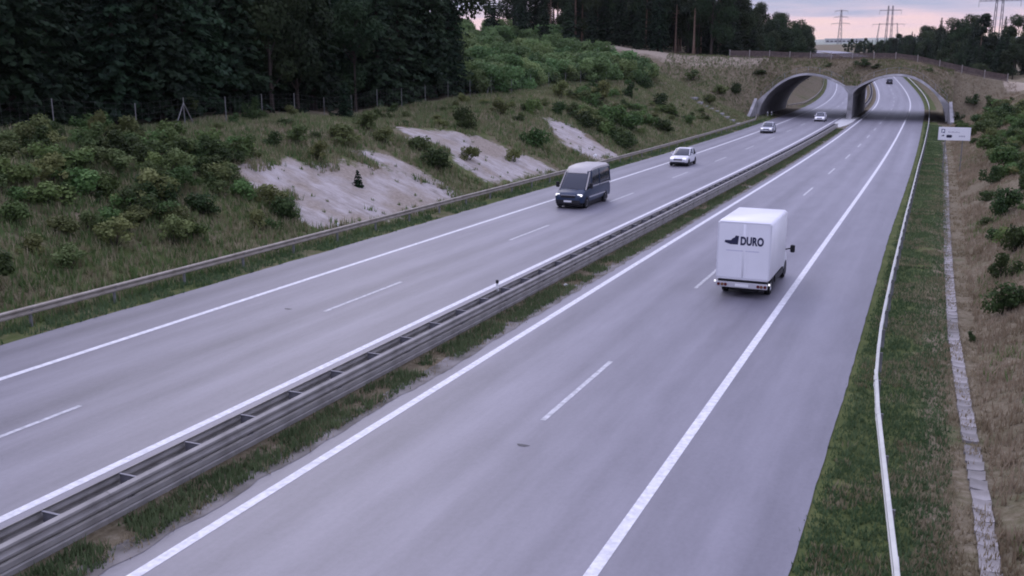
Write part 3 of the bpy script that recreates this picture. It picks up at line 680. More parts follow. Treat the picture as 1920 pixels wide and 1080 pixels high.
def body_loft(st):
    """st: (y, z_bottom, z_top, half width) -> rounded lower body"""
    rings = []
    for y, zb, zt, w in st:
        h = zt - zb; half = [(.80 * w, zb), (.96 * w, zb + .06 * h), (w, zb + .22 * h), (w, zb + .60 * h), (.975 * w, zb + .80 * h), (.93 * w, zb + .93 * h), (.80 * w, zt)]
        rings.append([(x, y, z) for x, z in half] + [(-x, y, z) for x, z in half[::-1]])
    return rings
def cabin_loft(st):
    """st: (y, z_belt, z_top, half width at belt, half width at roof)"""
    rings = []
    for y, zb, zt, wb, wt in st:
        half = [(wb, zb), (wb + (wt - wb) * .85, zb + (zt - zb) * .86), (wt - .05, zt - .02), (wt - .22, zt)]
        rings.append([(x, y, z) for x, z in half] + [(-x, y, z) for x, z in half[::-1]])
    return rings
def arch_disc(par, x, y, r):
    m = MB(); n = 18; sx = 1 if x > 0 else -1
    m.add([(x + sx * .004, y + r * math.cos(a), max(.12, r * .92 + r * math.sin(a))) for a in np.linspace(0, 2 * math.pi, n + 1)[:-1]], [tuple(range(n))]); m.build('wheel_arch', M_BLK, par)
def pillar(m, a, b, w=.035): m.tube(a, b, w, n=5)
def strut_set(par, paint, pts, name='pillar'):
    for a, b in pts:
        m = MB(); m.tube(a, b, .042, n=6); m.build(name, paint, par)

def passenger_car(name, label, s, off, paint, L=4.5, W=1.8, Ht=1.5, toward=True, suv=False, roof=None):
    g = empty(name, (0, 0, 0), 0, label, 'car'); along(g, s, off, .006, flip=toward)
    w = W / 2; f, b_ = L / 2, -L / 2; up = .10 if suv else 0.
    bz = .20 + up; belt = .92 + up; hood = .82 + up
    m = MB(); m.loft(body_loft([(b_, bz + .16, belt - .16, w * .84), (b_ + .10, bz + .05, belt - .04, w * .93), (b_ + .45, bz, belt, w), (b_ + 1.6, bz, belt + .01, w), (f - 1.75, bz, belt - .01, w),
                                 (f - 1.25, bz, hood + .06, w), (f - .5, bz, hood, w * .98), (f - .15, bz + .03, hood - .10, w * .92), (f, bz + .14, hood - .25, w * .80)])); m.build('body', paint, g, True)
    yb0, yt0, yt1, yf = b_ + (.12 if suv else .35), b_ + (.55 if suv else .95), f - 2.15, f - 1.2
    m = MB(); m.loft(cabin_loft([(yb0, belt - .02, belt + .02, w * .92, w * .80), (yt0, belt - .02, Ht - .04, w * .94, w * .74), ((yt0 + yt1) / 2, belt - .02, Ht, w * .95, w * .76), (yt1, belt - .02, Ht - .03, w * .95, w * .75), (yf, belt - .06, belt - .0, w * .93, w * .82)])); m.build('windows', M_GLASS, g, True)
    m = MB(); rr = []
    for y, z, ww in ((yt0 - .06, Ht - .07, w * .70), (yt0 + .1, Ht - .02, w * .745), ((yt0 + yt1) / 2, Ht + .012, w * .765), (yt1 - .1, Ht - .012, w * .755), (yt1 + .06, Ht - .07, w * .71)):
        rr.append([(ww, y, z - .05), (ww * .8, y, z + .008), (-ww * .8, y, z + .008), (-ww, y, z - .05), (-ww * .8, y, z - .04), (ww * .8, y, z - .04)])
    m.loft(rr); m.build('roof', roof or paint, g, True)
    for sx in (-1, 1):
        strut_set(g, paint, [((sx * w * .90, yf - .02, belt - .04), (sx * w * .73, yt1 + .03, Ht - .07)), ((sx * w * .93, (yf + yb0) / 2 - .1, belt), (sx * w * .75, (yt0 + yt1) / 2 - .1, Ht - .05)),
                              ((sx * w * .90, yb0 + .06, belt), (sx * w * .72, yt0 - .02, Ht - .07))])
        m = MB(); m.bevbox(sx * (w + .09) - .09, sx * (w + .09) + .09, yf - .42, yf - .30, belt + .0, belt + .13, .03); m.build('mirror', paint, g, True)
        m = MB(); m.bevbox(sx * w * .66 - .17, sx * w * .66 + .17, f - .30, f - .055, hood - .26, hood - .11, .035); m.build('headlight', M_LAMP, g, True)
        m = MB(); m.bevbox(sx * w * .70 - .14, sx * w * .70 + .14, b_ - .005, b_ + .14, belt - .32, belt - .16, .03); m.build('tail_light', M_TAIL, g, True)
        for yy in (f - .85, b_ + .85):
            arch_disc(g, sx * w * 1.0, yy, .385); wheel(g, sx * (w - .09), yy)
    m = MB(); m.box(-w * .84, w * .84, b_ + .25, f - .3, .13, bz + .02); m.build('underbody_shade_block', M_BLK, g)  # low black underbody box, added to block light and deepen the shadow beneath
    m = MB(); m.bevbox(-w * .46, w * .46, f - .10, f + .012, hood - .36, hood - .20, .02); m.build('grille', M_BLK, g)
    m = MB(); m.bevbox(-w * .78, w * .78, f - .22, f + .02, bz - .02, bz + .15, .03); m.build('lower_bumper', M_BLK, g)
    m = MB(); m.box(-.26, .26, f + .006, f + .03, bz + .17, bz + .28); m.build('number_plate', M_PLATE, g)
    m = MB(); m.box(-.26, .26, b_ - .03, b_ - .012, bz + .30, bz + .41); m.build('number_plate', M_PLATE, g)
    return g

# ------- white box van driving away, seen from behind
def box_van(s_rear, off):
    WHT = mat('box_white', (.78, .78, .79), .42, var=.03, scale=1.2, spec=.4, coat=.1); CAB = mat('cab_white', (.72, .73, .74), .35, spec=.5)
    g = empty('box_van', (0, 0, 0), 0, 'white box van with DURO lettering on its rear doors driving away', 'van'); along(g, s_rear + 3., off, .006)
    w = 1.09; y0, y1 = -3.0, 1.25
    m = MB(); m.bevbox(-w, w, y0, y1, .72, 3.16, .10); m.build('cargo_box', WHT, g, True, sharp=50)
    m = MB()                                     # aluminium corner and edge profiles
    for x in (-w, w):
        m.box(x * .955 - .03, x * .955 + .03, y0 - .008, y0 + .03, .82, 3.05)
    for z in (.79, 3.07): m.box(-w * .92, w * .92, y0 - .008, y0 + .03, z - .03, z + .03)
    m.build('edge_profile', mat('box_profile', (.70, .70, .72), .35, metal=.2), g)
    for x in (-w * .5, w * .5):
        m = MB(); m.box(x - w * .46 * (1 if x > 0 else .93), x + w * .46 * (.93 if x > 0 else 1), y0 - .014, y0 + .004, .84, 3.02); d = m.build('rear_door', WHT, g)
    LK = mat('lock_steel', (.76, .76, .77), .4)
    for x in (-.16, .16): m = MB(); m.tube((x, y0 - .012, .82), (x, y0 - .012, 3.05), .010, n=6); m.build('lock_bar', LK, g)
    # underrun bar with lamps
    m = MB(); m.bevbox(-w * .97, w * .93, y0 - .02, y0 + .10, .42, .64, .015); m.build('rear_bumper', mat('bumper_grey', (.48, .47, .48), .5), g)
    for sx in (-1, 1):
        for k, (dx, mm) in enumerate(((.86, M_TAIL), (.72, M_AMBER), (.60, M_TAIL))):
            m = MB(); m.tube((sx * w * dx, y0 - .045, .53), (sx * w * dx, y0 - .01, .53), .062, n=14); m.build('tail_light', mm, g)
        m = MB(); m.box(sx * w - .035, sx * w + .035, y0 - .02, y0 + .03, .60, .68); m.build('marker_lamp', M_LAMP, g)
    m = MB(); m.box(-.27, .27, y0 - .034, y0 - .021, .47, .59); m.build('number_plate', M_PLATE, g)
    m = MB(); m.box(-.42, -.34, y0 + .2, 2.6, .45, .72); m.box(.34, .42, y0 + .2, 2.6, .45, .72); m.box(-w * .9, w * .9, y0 + .05, y1, .64, .72); m.box(-.6, .6, y0 + .5, 2.7, .2, .45); m.build('chassis', M_BLK, g)
    # cab
    m = MB(); m.loft(body_loft([(1.28, .32, 1.32, .96), (1.9, .30, 1.30, 1.0), (2.5, .30, 1.22, .99), (2.85, .32, 1.08, .95), (3.05, .40, .92, .84)])); m.build('cab_body', CAB, g, True)
    m = MB(); m.loft(cabin_loft([(1.30, 1.26, 2.16, .97, .84), (1.75, 1.26, 2.2, .97, .85), (2.0, 1.24, 2.12, .96, .82), (2.68, 1.16, 1.20, .92, .80)])); m.build('cab_windows', M_GLASS, g, True)
    m = MB(); m.bevbox(-.84, .84, 1.28, 2.0, 2.13, 2.26, .05); m.build('cab_roof', CAB, g, True)
    m = MB(); m.loft([[(-.98, y1 - .02, 2.2), (.98, y1 - .02, 2.2), (.98, y1 - .02, 3.12), (-.98, y1 - .02, 3.12)], [(-.80, 1.95, 2.22), (.80, 1.95, 2.22), (.80, 1.75, 2.6), (-.80, 1.75, 2.6)]]); m.build('wind_deflector', CAB, g, True)
    for sx in (-1, 1):
        m = MB(); m.tube((sx * .96, 2.25, 1.25), (sx * 1.2, 2.2, 1.32), .03, n=6); mo = m.build('mirror_arm', M_BLK, g)
        m = MB(); m.bevbox(sx * 1.27 - .10, sx * 1.27 + .10, 2.14, 2.26, 1.14, 1.48, .035); m.build('mirror', M_BLK, g, True)
        m = MB(); m.bevbox(sx * .74 - .16, sx * .74 + .16, 2.8, 3.03, .72, .92, .04); m.build('headlight', M_LAMP, g, True)
        wheel(g, sx * .88, 2.15, .35, .22); wheel(g, sx * .86, -1.75, .35, .26)
        arch_disc(g, sx * 1.002, 2.15, .41)
        m = MB(); m.bevbox(sx * 1.02 - .03, sx * 1.02 + .03, -1.1, 1.2, .40, .66, .01); m.build('side_guard', M_BLK, g)
        m = MB(); m.bevbox(sx * .86 - .16, sx * .86 + .16, -2.25, -1.22, .66, .71, .01); m.build('mudguard', M_BLK, g)
    # print on the rear doors
    INK = mat('print_ink', (.022, .024, .06), .5); INKG = mat('print_grey', (.58, .58, .65), .5); Y = y0 - .019
    def pr(name, pts, mm): ob(name, mesh(name, [(x, Y, z) for x, z in pts], [tuple(range(len(pts)))], mm), g)
    pr('logo', [(x_ + .02, z_ + .11) for x_, z_ in [(-.80, 2.15), (-.56, 2.08), (-.26, 2.08), (-.23, 2.43), (-.36, 2.45), (-.40, 2.37), (-.50, 2.31), (-.54, 2.25), (-.78, 2.24)]], INK)
    cu = bpy.data.curves.new('lettering', 'FONT'); cu.body = 'DURO'; cu.size = .50; cu.offset = .024; cu.space_character = 1.06; cu.extrude = .001
    to = bpy.data.objects.new('tmp_text', cu); COL.objects.link(to)
    bpy.context.view_layer.update(); dg = bpy.context.evaluated_depsgraph_get(); me = bpy.data.meshes.new_from_object(to.evaluated_get(dg)); bpy.data.objects.remove(to)
    xs = np.array([v.co[:] for v in me.vertices]); wd = xs[:, 0].max() - xs[:, 0].min()
    me.materials.clear(); me.materials.append(INK); lo = ob('lettering', me, g, (-.15, Y - .001, 2.20)); lo.rotation_euler = (math.pi / 2, 0, 0); lo.scale = (.92 / wd, .90, 1.)
    for x0, x1 in ((-.70, -.02), (.08, .62)):
        pr('small_print', [(x0, 1.92), (x1, 1.92), (x1, 1.965), (x0, 1.965)], INKG)
    return g
box_van(40.4, -1.68)

# ------- dark passenger van with a pale roof, coming towards the camera
def passenger_van(s_front, off):
    DK = mat('van_slate_paint', (.010, .026, .062), .38, var=.06, scale=1., spec=.4, coat=.1); RF = mat('van_roof', (.44, .42, .39), .45, var=.04); CH = mat('van_silver_trim', (.55, .55, .56), .3, metal=.5)
    g = empty('passenger_van', (0, 0, 0), 0, 'dark slate passenger van with pale roof coming down the left carriageway', 'van'); along(g, s_front + 3.1, off, .006, flip=True)
    L = 6.2; f, b_ = 3.1, -3.1; w = 1.0; Ht = 2.66
    m = MB(); m.loft(body_loft([(b_, .42, 1.34, w * .95), (b_ + .1, .36, 1.36, w), (f - 1.7, .34, 1.36, w), (f - 1.15, .34, 1.30, w), (f - .55, .34, 1.16, w * .98), (f - .16, .36, 1.02, w * .93), (f, .42, .84, w * .80)])); m.build('body', DK, g, True)
    m = MB(); m.loft(cabin_loft([(b_ + .03, 1.32, Ht - .26, w * .98, w * .88), (b_ + .4, 1.32, Ht - .2, w * .985, w * .90), (f - 2.3, 1.32, Ht - .2, w * .985, w * .90), (f - 1.95, 1.30, Ht - .30, w * .98, w * .87), (f - .86, 1.16, 1.24, w * .95, w * .86)])); m.build('windows', M_GLASS, g, True)
    m = MB(); rr = []
    for y, z, k in ((b_ + .02, Ht - .12, .86), (b_ + .35, Ht - .01, .90), (-.6, Ht + .03, .92), (f - 2.5, Ht - .02, .90), (f - 2.05, Ht - .20, .85), (f - 1.80, Ht - .42, .82)):
        rr.append([(w * k, y, z - .22), (w * (k - .03), y, z - .10), (w * (k - .2), y, z), (-w * (k - .2), y, z), (-w * (k - .03), y, z - .10), (-w * k, y, z - .22), (-w * .5, y, z - .20), (w * .5, y, z - .20)])
    m.loft(rr); m.build('roof', RF, g, True)
    for sx in (-1, 1):
        strut_set(g, RF, [((sx * w * .94, f - .88, 1.2), (sx * w * .84, f - 1.92, Ht - .36))])
        strut_set(g, DK, [((sx * w * .98, f - 1.95, 1.3), (sx * w * .90, f - 2.1, Ht - .34)), ((sx * w * .99, -.6, 1.3), (sx * w * .90, -.6, Ht - .30)), ((sx * w * .98, b_ + .08, 1.3), (sx * w * .88, b_ + .12, Ht - .30))])
        m = MB(); m.box(sx * (w * .995) - .015, sx * (w * .995) + .015, b_ + .1, f - 1.75, 1.33, 1.40); m.build('window_trim', CH, g)
        m = MB(); m.box(sx * (w + .004) - .012, sx * (w + .004) + .012, b_ + 1.2, f - 1.5, .66, .74); m.build('side_moulding', CH, g)
        m = MB(); m.bevbox(sx * 1.18 - .12, sx * 1.18 + .12, f - 1.32, f - 1.18, 1.28, 1.66, .04); m.build('mirror', M_BLK, g, True)
        m = MB(); m.tube((sx * .97, f - 1.25, 1.36), (sx * 1.12, f - 1.25, 1.42), .03, n=6); m.build('mirror_arm', M_BLK, g)
        m = MB(); m.bevbox(sx * .74 - .18, sx * .74 + .18, f - .36, f - .09, .80, 1.00, .05); m.build('headlight', M_LAMP, g, True)
        for yy in (f - .98, b_ + 1.2): arch_disc(g, sx * w, yy, .42); wheel(g, sx * (w - .10), yy, .36, .24)
    m = MB(); m.box(-.86, .86, b_ + .2, f - .35, .15, .36); m.build('underbody_shade_block', M_BLK, g)  # dark underside box added close to the road to strengthen the contact shadow
    m = MB(); m.bevbox(-.52, .52, f - .16, f + .01, .72, .90, .025); m.build('grille', M_BLK, g)
    m = MB(); m.box(-.50, .50, f - .12, f - .02, .905, .93); m.build('grille_trim', CH, g)
    m = MB(); m.bevbox(-.84, .84, f - .3, f + .03, .30, .62, .05); m.build('front_bumper', M_BLK, g, True)
    m = MB(); m.box(-.27, .27, f + .032, f + .05, .46, .58); m.build('number_plate', M_PLATE, g)
    m = MB(); m.tube((-.5, f - .62, 1.235), (.2, f - .74, 1.30), .014, n=5); m.build('wiper', M_BLK, g)
passenger_van(62.6, -17.1)

P_WHITE = mat('white_car_paint', (.72, .72, .74), .28, spec=.5, coat=.4); P_SILVER = mat('silver_car_paint', (.50, .51, .54), .3, spec=.5, coat=.4, metal=.2); P_DARK = mat('dark_car_paint', (.018, .018, .035), .3, spec=.5, coat=.3)
passenger_car('passenger_car', 'white car with dark grille behind the slate van in the left carriageway', 98.4, -17.85, P_WHITE, 4.4, 1.82, 1.62, suv=True)
passenger_car('passenger_car', 'pale silver car on the outer lane between the white car and the left arch', 154.8, -18.05, P_SILVER, 4.4, 1.8, 1.52)
passenger_car('passenger_car', 'white car leaving the left arch on the inner lane', 190.2, -14.0, P_WHITE, 4.5, 1.82, 1.52)
passenger_car('passenger_car', 'small dark car far away on the road beyond the right arch', 361., -3.25, P_DARK, 4.4, 1.85, 1.62, toward=False, suv=True)
# ---------------------------------------------------------------- trees and shrubs
M_BARK = mat('bark', (.032, .025, .020), .95, col2=(.060, .048, .038), scale=3., bump=.5, bscale=14)
M_BARKP = mat('pine_bark', (.13, .085, .06), .95, col2=(.20, .14, .10), scale=2.)
L_SPRUCE = leaf_mat('spruce_needles', (.012, .024, .013), (.030, .052, .022), .5)
L_PINE = leaf_mat('pine_needles', (.022, .032, .020), (.042, .056, .030), .5)
L_BROAD = leaf_mat('broad_leaves', (.022, .038, .017), (.048, .070, .028), .45)
L_SHRUB = leaf_mat('shrub_leaves', (.066, .112, .032), (.140, .200, .062), .8)
L_OLIVE = leaf_mat('olive_leaves', (.086, .110, .036), (.180, .200, .074), .8)
L_THICKET = leaf_mat('thicket_leaves', (.082, .135, .046), (.165, .232, .086), .3)
L_DARK = leaf_mat('dark_shrub_leaves', (.032, .056, .018), (.076, .108, .036), .9)
def quads(C, N, size, asp=1.6):
    """leaf faces at centres C, facing N, random spin"""
    n = len(C); N = N / (np.linalg.norm(N, axis=1)[:, None] + 1e-9); A = rng.normal(size=(n, 3)); A -= (A * N).sum(1)[:, None] * N; A /= np.linalg.norm(A, axis=1)[:, None] + 1e-9
    B = np.cross(N, A); s = np.asarray(size).reshape(-1, 1) * np.ones((n, 1)); a, b = A * s * .5 * asp, B * s * .5
    V = np.stack([C - a - b * .35, C - b * .1 + a * .1 - b, C + a, C + b], 1).reshape(-1, 3)
    return V, np.arange(4 * n).reshape(n, 4)
def trunk_mesh(h, r, m, lean=.0, limbs=(), n=7):
    mb = MB(); rings = []
    for t in np.linspace(0, 1, 6):
        rr = r * (1.35 - .35 * min(1, t * 8)) * (1 - .9 * t); rings.append([(rr * math.cos(a) + lean * t * t * h, rr * math.sin(a), t * h - .5 * (t == 0)) for a in np.linspace(0, 2 * math.pi, n + 1)[:-1]])
    mb.loft(rings, caps=False)
    for p, q, r0 in limbs: mb.tube(p, q, r0, r0 * .3, n=5, caps=False)
    return mb.mesh('trunk', m, True)
def spruce(h, r, seed, lm=None, clear=.06):
    rg_ = np.random.default_rng(seed); C, Nn, Sz = [], [], []
    z = h * clear; limbs = []
    while z < h * .985:
        t = (z / h - clear) / (1 - clear); rad = r * (1 - t) ** .75 * rg_.uniform(.75, 1.12) + .12; nb = int(5 + 5 * (1 - t)); a0 = rg_.uniform(0, 6.28)
        for k in range(nb):
            a = a0 + 6.283 * k / nb + rg_.uniform(-.3, .3); rl = rad * rg_.uniform(.65, 1.15); npt = max(2, int(rl / .30) + 1); droop = rg_.uniform(.12, .38)
            u = (np.arange(npt) + .6) / npt
            for side in (-1.4, -.5, .5, 1.4):
                wv = side * .30 * (1 - u * .6) * min(1., rl / 1.5)
                x = u * rl; y = wv + rg_.normal(0, .08, npt); zz = z - droop * rl * u ** 1.4 + rg_.normal(0, .09, npt) - abs(side) * .05
                C.append(np.stack([x * math.cos(a) - y * math.sin(a), x * math.sin(a) + y * math.cos(a), zz], -1))
                nn = np.stack([.45 * math.cos(a) + rg_.normal(0, .5, npt), .45 * math.sin(a) + rg_.normal(0, .5, npt), np.ones(npt) * .8], -1); Nn.append(nn)
                Sz.append(rg_.uniform(.20, .40, npt) * (.75 + .25 * (1 - t)))
            if len(limbs) < 26 and rl > 1.2 and k == 0: limbs.append(((0, 0, z), (rl * .8 * math.cos(a), rl * .8 * math.sin(a), z - droop * rl * .6), .04))
        z += rg_.uniform(.36, .56) * (1 + .25 * (h > 14))
    C = np.concatenate(C); V, F = quads(C, np.concatenate(Nn), np.concatenate(Sz), 1.7)
    return trunk_mesh(h * .97, h * .013 + .03, M_BARK, 0, limbs), mesh('crown', V, F, lm or L_SPRUCE)
def clumps(cents, n_each, size, seed, lm, flat=.8, name='crown'):
    rg_ = np.random.default_rng(seed); Cs, Ns = [], []
    for (c, rr) in cents:
        n = int(n_each * rr * rr + 12); d = rg_.normal(size=(n, 3)); d /= np.linalg.norm(d, axis=1)[:, None]; k = rg_.uniform(.35, 1., (n, 1)) ** .45 * (1 + .25 * rg_.normal(size=(n, 1)) * .5)
        p = np.array(c) + d * k * rr * np.array([1, 1, flat]); Cs.append(p); Ns.append(d + rg_.normal(0, .6, (n, 3)) + np.array([0, 0, .35]))
    C = np.concatenate(Cs); N = np.concatenate(Ns); ok = C[:, 2] > .02
    V, F = quads(C[ok], N[ok], rg_.uniform(.6, 1.25, ok.sum()) * size, 1.35); return mesh(name, V, F, lm)
def pine(h, seed):
    rg_ = np.random.default_rng(seed); cents, limbs = [], []
    for k in range(15):
        z = h * rg_.uniform(.52, .99); t = (z / h - .5) / .5; rr = h * .105 * (1.15 - t * .8); a = rg_.uniform(0, 6.28); d = rr * rg_.uniform(.3, 1.25); c = (d * math.cos(a), d * math.sin(a), z)
        cents.append((c, rg_.uniform(.7, 1.25) * h * .055)); limbs.append(((0, 0, z - .6), c, .05))
    for k in range(5):
        z = h * rg_.uniform(.25, .5); a = rg_.uniform(0, 6.28); limbs.append(((0, 0, z), (1.2 * math.cos(a), 1.2 * math.sin(a), z - .2), .03))
    return trunk_mesh(h * .95, h * .012 + .04, M_BARKP, rg_.uniform(-.02, .02), limbs), clumps(cents, 210, .36, seed, L_PINE, .65)
def broad(h, r, seed, lm=None):
    rg_ = np.random.default_rng(seed); cents, limbs = [], []
    for k in range(17):
        z = h * (.22 + .76 * rg_.uniform(0, 1) ** .8); e = math.sqrt(max(.08, 1 - ((z / h - .58) / .46) ** 2)); a = rg_.uniform(0, 6.28); d = r * e * rg_.uniform(.15, .8); c = (d * math.cos(a), d * math.sin(a), z)
        cents.append((c, r * rg_.uniform(.26, .46))); limbs.append(((0, 0, max(h * .15, z - h * .22)), c, .06))
    return trunk_mesh(h * .85, h * .014 + .03, M_BARK, rg_.uniform(-.03, .03), limbs), clumps(cents, 300, .22, seed, lm or L_BROAD, .85)
def shrub(h, r, seed, lm, size=.17):
    rg_ = np.random.default_rng(seed); cents, limbs = [], []
    for k in range(11):
        a = rg_.uniform(0, 6.28); d = r * rg_.uniform(0, .78); z = h * rg_.uniform(.18, .84) * (1 - .35 * d / r); c = (d * math.cos(a), d * math.sin(a), z)
        cents.append((c, min(r, h) * rg_.uniform(.24, .42))); limbs.append(((.05 * math.cos(a), .05 * math.sin(a), 0), c, .025))
    mb = MB()
    for p, q, r0 in limbs: mb.tube(p, q, r0, .008, n=4, caps=False)
    return mb.mesh('stems', M_BARK), clumps(cents, 330, size, seed, lm, .9)
PROTO = {
    'spruce': [spruce(19, 3.5, 1), spruce(21, 3.9, 2), spruce(17, 3.2, 3), spruce(23, 3.7, 4)],
    'small_spruce': [spruce(7, 1.9, 5), spruce(9, 2.2, 6), spruce(3.2, 1.0, 7)],
    'pine': [pine(17, 11), pine(19, 12), pine(16, 13)],
    'broad': [broad(13, 4.2, 21), broad(11, 3.6, 22), broad(9, 3.2, 23)],
    'shrub': [shrub(2.2, 1.6, 31, L_SHRUB), shrub(2.8, 1.7, 32, L_SHRUB), shrub(1.7, 1.5, 33, L_SHRUB)],
    'thicket': [shrub(3.2, 2.3, 61, L_THICKET, .2), shrub(4.0, 2.4, 62, L_THICKET, .2), shrub(2.8, 2.6, 63, L_THICKET, .2)],
    'olive': [shrub(2.0, 1.6, 41, L_OLIVE), shrub(2.6, 1.3, 42, L_OLIVE)],
    'dark': [shrub(1.9, 1.7, 51, L_DARK), shrub(2.4, 1.6, 52, L_DARK)],
}
_rp = random.Random(99)
def plant(kind, name, s, off, label, cat, group=None, scale=1., zs=1., i=None, sink=.1):
    tr, cr_ = PROTO[kind][i if i is not None else _rp.randrange(len(PROTO[kind]))]
    g = empty(name, (at(s, off) - np.array([0, 0, sink])).tolist(), _rp.uniform(0, 6.28), label, cat, group); g.scale = (scale, scale, scale * zs)
    ob('trunk' if cat == 'tree' else 'stems', tr, g); ob('crown', cr_, g); return g
def jit(v, a): return v + _rp.uniform(-a, a)

# --- dense forest behind the left fence
LB, GB = 'tall dark spruce in the dense forest behind the left fence', 'spruces of the forest behind the left fence'
LB2, GB2 = 'leafy broadleaf tree at the forest edge behind the left fence', 'broadleaf trees at the left forest edge'
for row, (o, lo, st) in enumerate(((-49.5, 38, 4.6), (-53.5, 41, 4.8), (-58.5, 45, 5.0), (-64.5, 50, 5.4), (-72, 56, 6.0), (-81, 64, 6.6))):
    s = lo + (row % 2) * 2.3
    while s < 113 - row * .6:
        if row < 2 and _rp.random() < (.16 if row == 0 else .08): plant('broad', 'broadleaf_tree', jit(s, 1.2), jit(o, .8), LB2, 'tree', GB2, _rp.uniform(1.0, 1.35), 1.15)
        else: plant('spruce', 'spruce_tree', jit(s, 1.3), jit(o, 1.), LB, 'tree', GB, _rp.uniform(.85, 1.12))
        s += st
plant('broad', 'broadleaf_tree', 113.2, -50.5, 'dark leafy tree at the right end of the near left forest', 'tree', None, 1.35, 1.2, i=0)
plant('small_spruce', 'spruce_tree', 77.5, -43.2, 'small grey green spruce standing at the wire fence', 'tree', None, .5, 1.1, i=0)
plant('small_spruce', 'spruce_tree', 55.4, -28.7, 'tiny lone spruce growing on the bare pale slope', 'tree', None, .36, 1., i=2)
# --- hillside of shrubs in front of the farther forest
LH, GH = 'mid green shrub of the thicket on the hillside before the far forest', 'thicket shrubs on the left hillside'
n_ = 0
while n_ < 250:
    s = _rp.uniform(114, 206); o = -_rp.uniform(45.5, 100)
    if n_ >= 110 and o < 5.2 - .51 * s: continue
    if n_ < 70: s = _rp.uniform(113, 150); o = -_rp.uniform(45.2, 58)
    if n_ >= 70 and n_ < 110: s = _rp.uniform(140, 182); o = -_rp.uniform(41, 52)
    if (s > 176 and -o < 44 + (s - 176) * .75): continue
    plant('thicket', 'thicket_shrub', s, o, LH, 'shrub', GH, _rp.uniform(.75, 1.35), _rp.uniform(.8, 1.15)); n_ += 1
# --- forest along the ridge behind the overpass, thinning towards the far road
LF, GF = 'dark pine with bare trunk in the forest on the left ridge', 'pines on the left ridge'
LG, GG = 'dark spruce in the forest on the left ridge', 'spruces on the left ridge'
LG2, GG2 = 'dark rounded tree in the forest on the left ridge', 'broadleaf trees on the left ridge'
for s in np.arange(213, 474, 5.2):
    top = np.interp(s, [214, 300, 380, 430, 470], [1., .95, .80, .62, .44])
    edge = np.interp(s, [214, 245, 300, 400, 470], [-38, -35, -33, -31, -30])
    depth = np.interp(s, [214, 260, 330, 470], [60, 66, 34, 18]); o = edge
    while o > edge - depth:
        ss, oo = jit(s, 2.2), jit(o, 1.6)
        if oo < 5.195 - 2 - .452 * ss + 12: break
        if ss < 262 and oo < -40 and _rp.random() < .45: plant('pine', 'pine_tree', ss, oo, LF, 'tree', GF, _rp.uniform(.9, 1.1) * top)
        elif _rp.random() < .38: plant('broad', 'broadleaf_tree', ss, oo, LG2, 'tree', GG2, _rp.uniform(.95, 1.3) * top, 1.15)
        else: plant('spruce', 'spruce_tree', ss, oo, LG, 'tree', GG, _rp.uniform(.62, .82) * top)
        o -= _rp.uniform(4.0, 5.8) if s < 260 else _rp.uniform(6.5, 10.)
for s, o in ((196, -74), (199, -70), (202, -66), (194, -79), (205, -62), (203, -84), (207, -78)):
    plant('small_spruce', 'spruce_tree', s, o, 'medium dark spruce at the foot of the ridge forest above the thicket', 'tree', 'spruces above the thicket', _rp.uniform(.9, 1.15), i=_rp.randrange(2))
for s, o in ((238, -113), (244, -119), (250, -127), (240, -124), (247, -111), (256, -136), (254, -121)):
    plant('broad', 'broadleaf_tree', s, o, 'low rounded tree on the far hilltop in the gap between the left forests', 'tree', 'low trees in the gap of the left forest', _rp.uniform(.34, .46), 1., sink=.6)
# --- forest on the right beyond the overpass
LR, GR = 'dark spruce in the forest to the right beyond the overpass', 'spruces right of the road beyond the overpass'
LR2, GR2 = 'rounded broadleaf tree in the forest to the right beyond the overpass', 'broadleaf trees right of the road beyond the overpass'
for s in np.arange(258, 560, 5.5):
    top = np.interp(s, [258, 300, 350, 400, 480, 560], [.56, .62, .74, .66, .42, .30]); o = np.interp(s, [258, 300, 430, 480, 560], [15, 12, 9, 5.8, 5.6])
    for k in range(4 if s < 300 else 3):
        if _rp.random() < .4: plant('broad', 'broadleaf_tree', jit(s, 2.2), jit(o, 1.3), LR2, 'tree', GR2, _rp.uniform(1.25, 1.75) * top)
        else: plant('spruce', 'spruce_tree', jit(s, 2.2), jit(o, 1.3), LR, 'tree', GR, _rp.uniform(.80, 1.12) * top)
        o += _rp.uniform(4, 6)
plant('pine', 'pine_tree', 292, 16.0, 'tall open crowned pine rising above the right forest', 'tree', None, .93, 1., i=1)
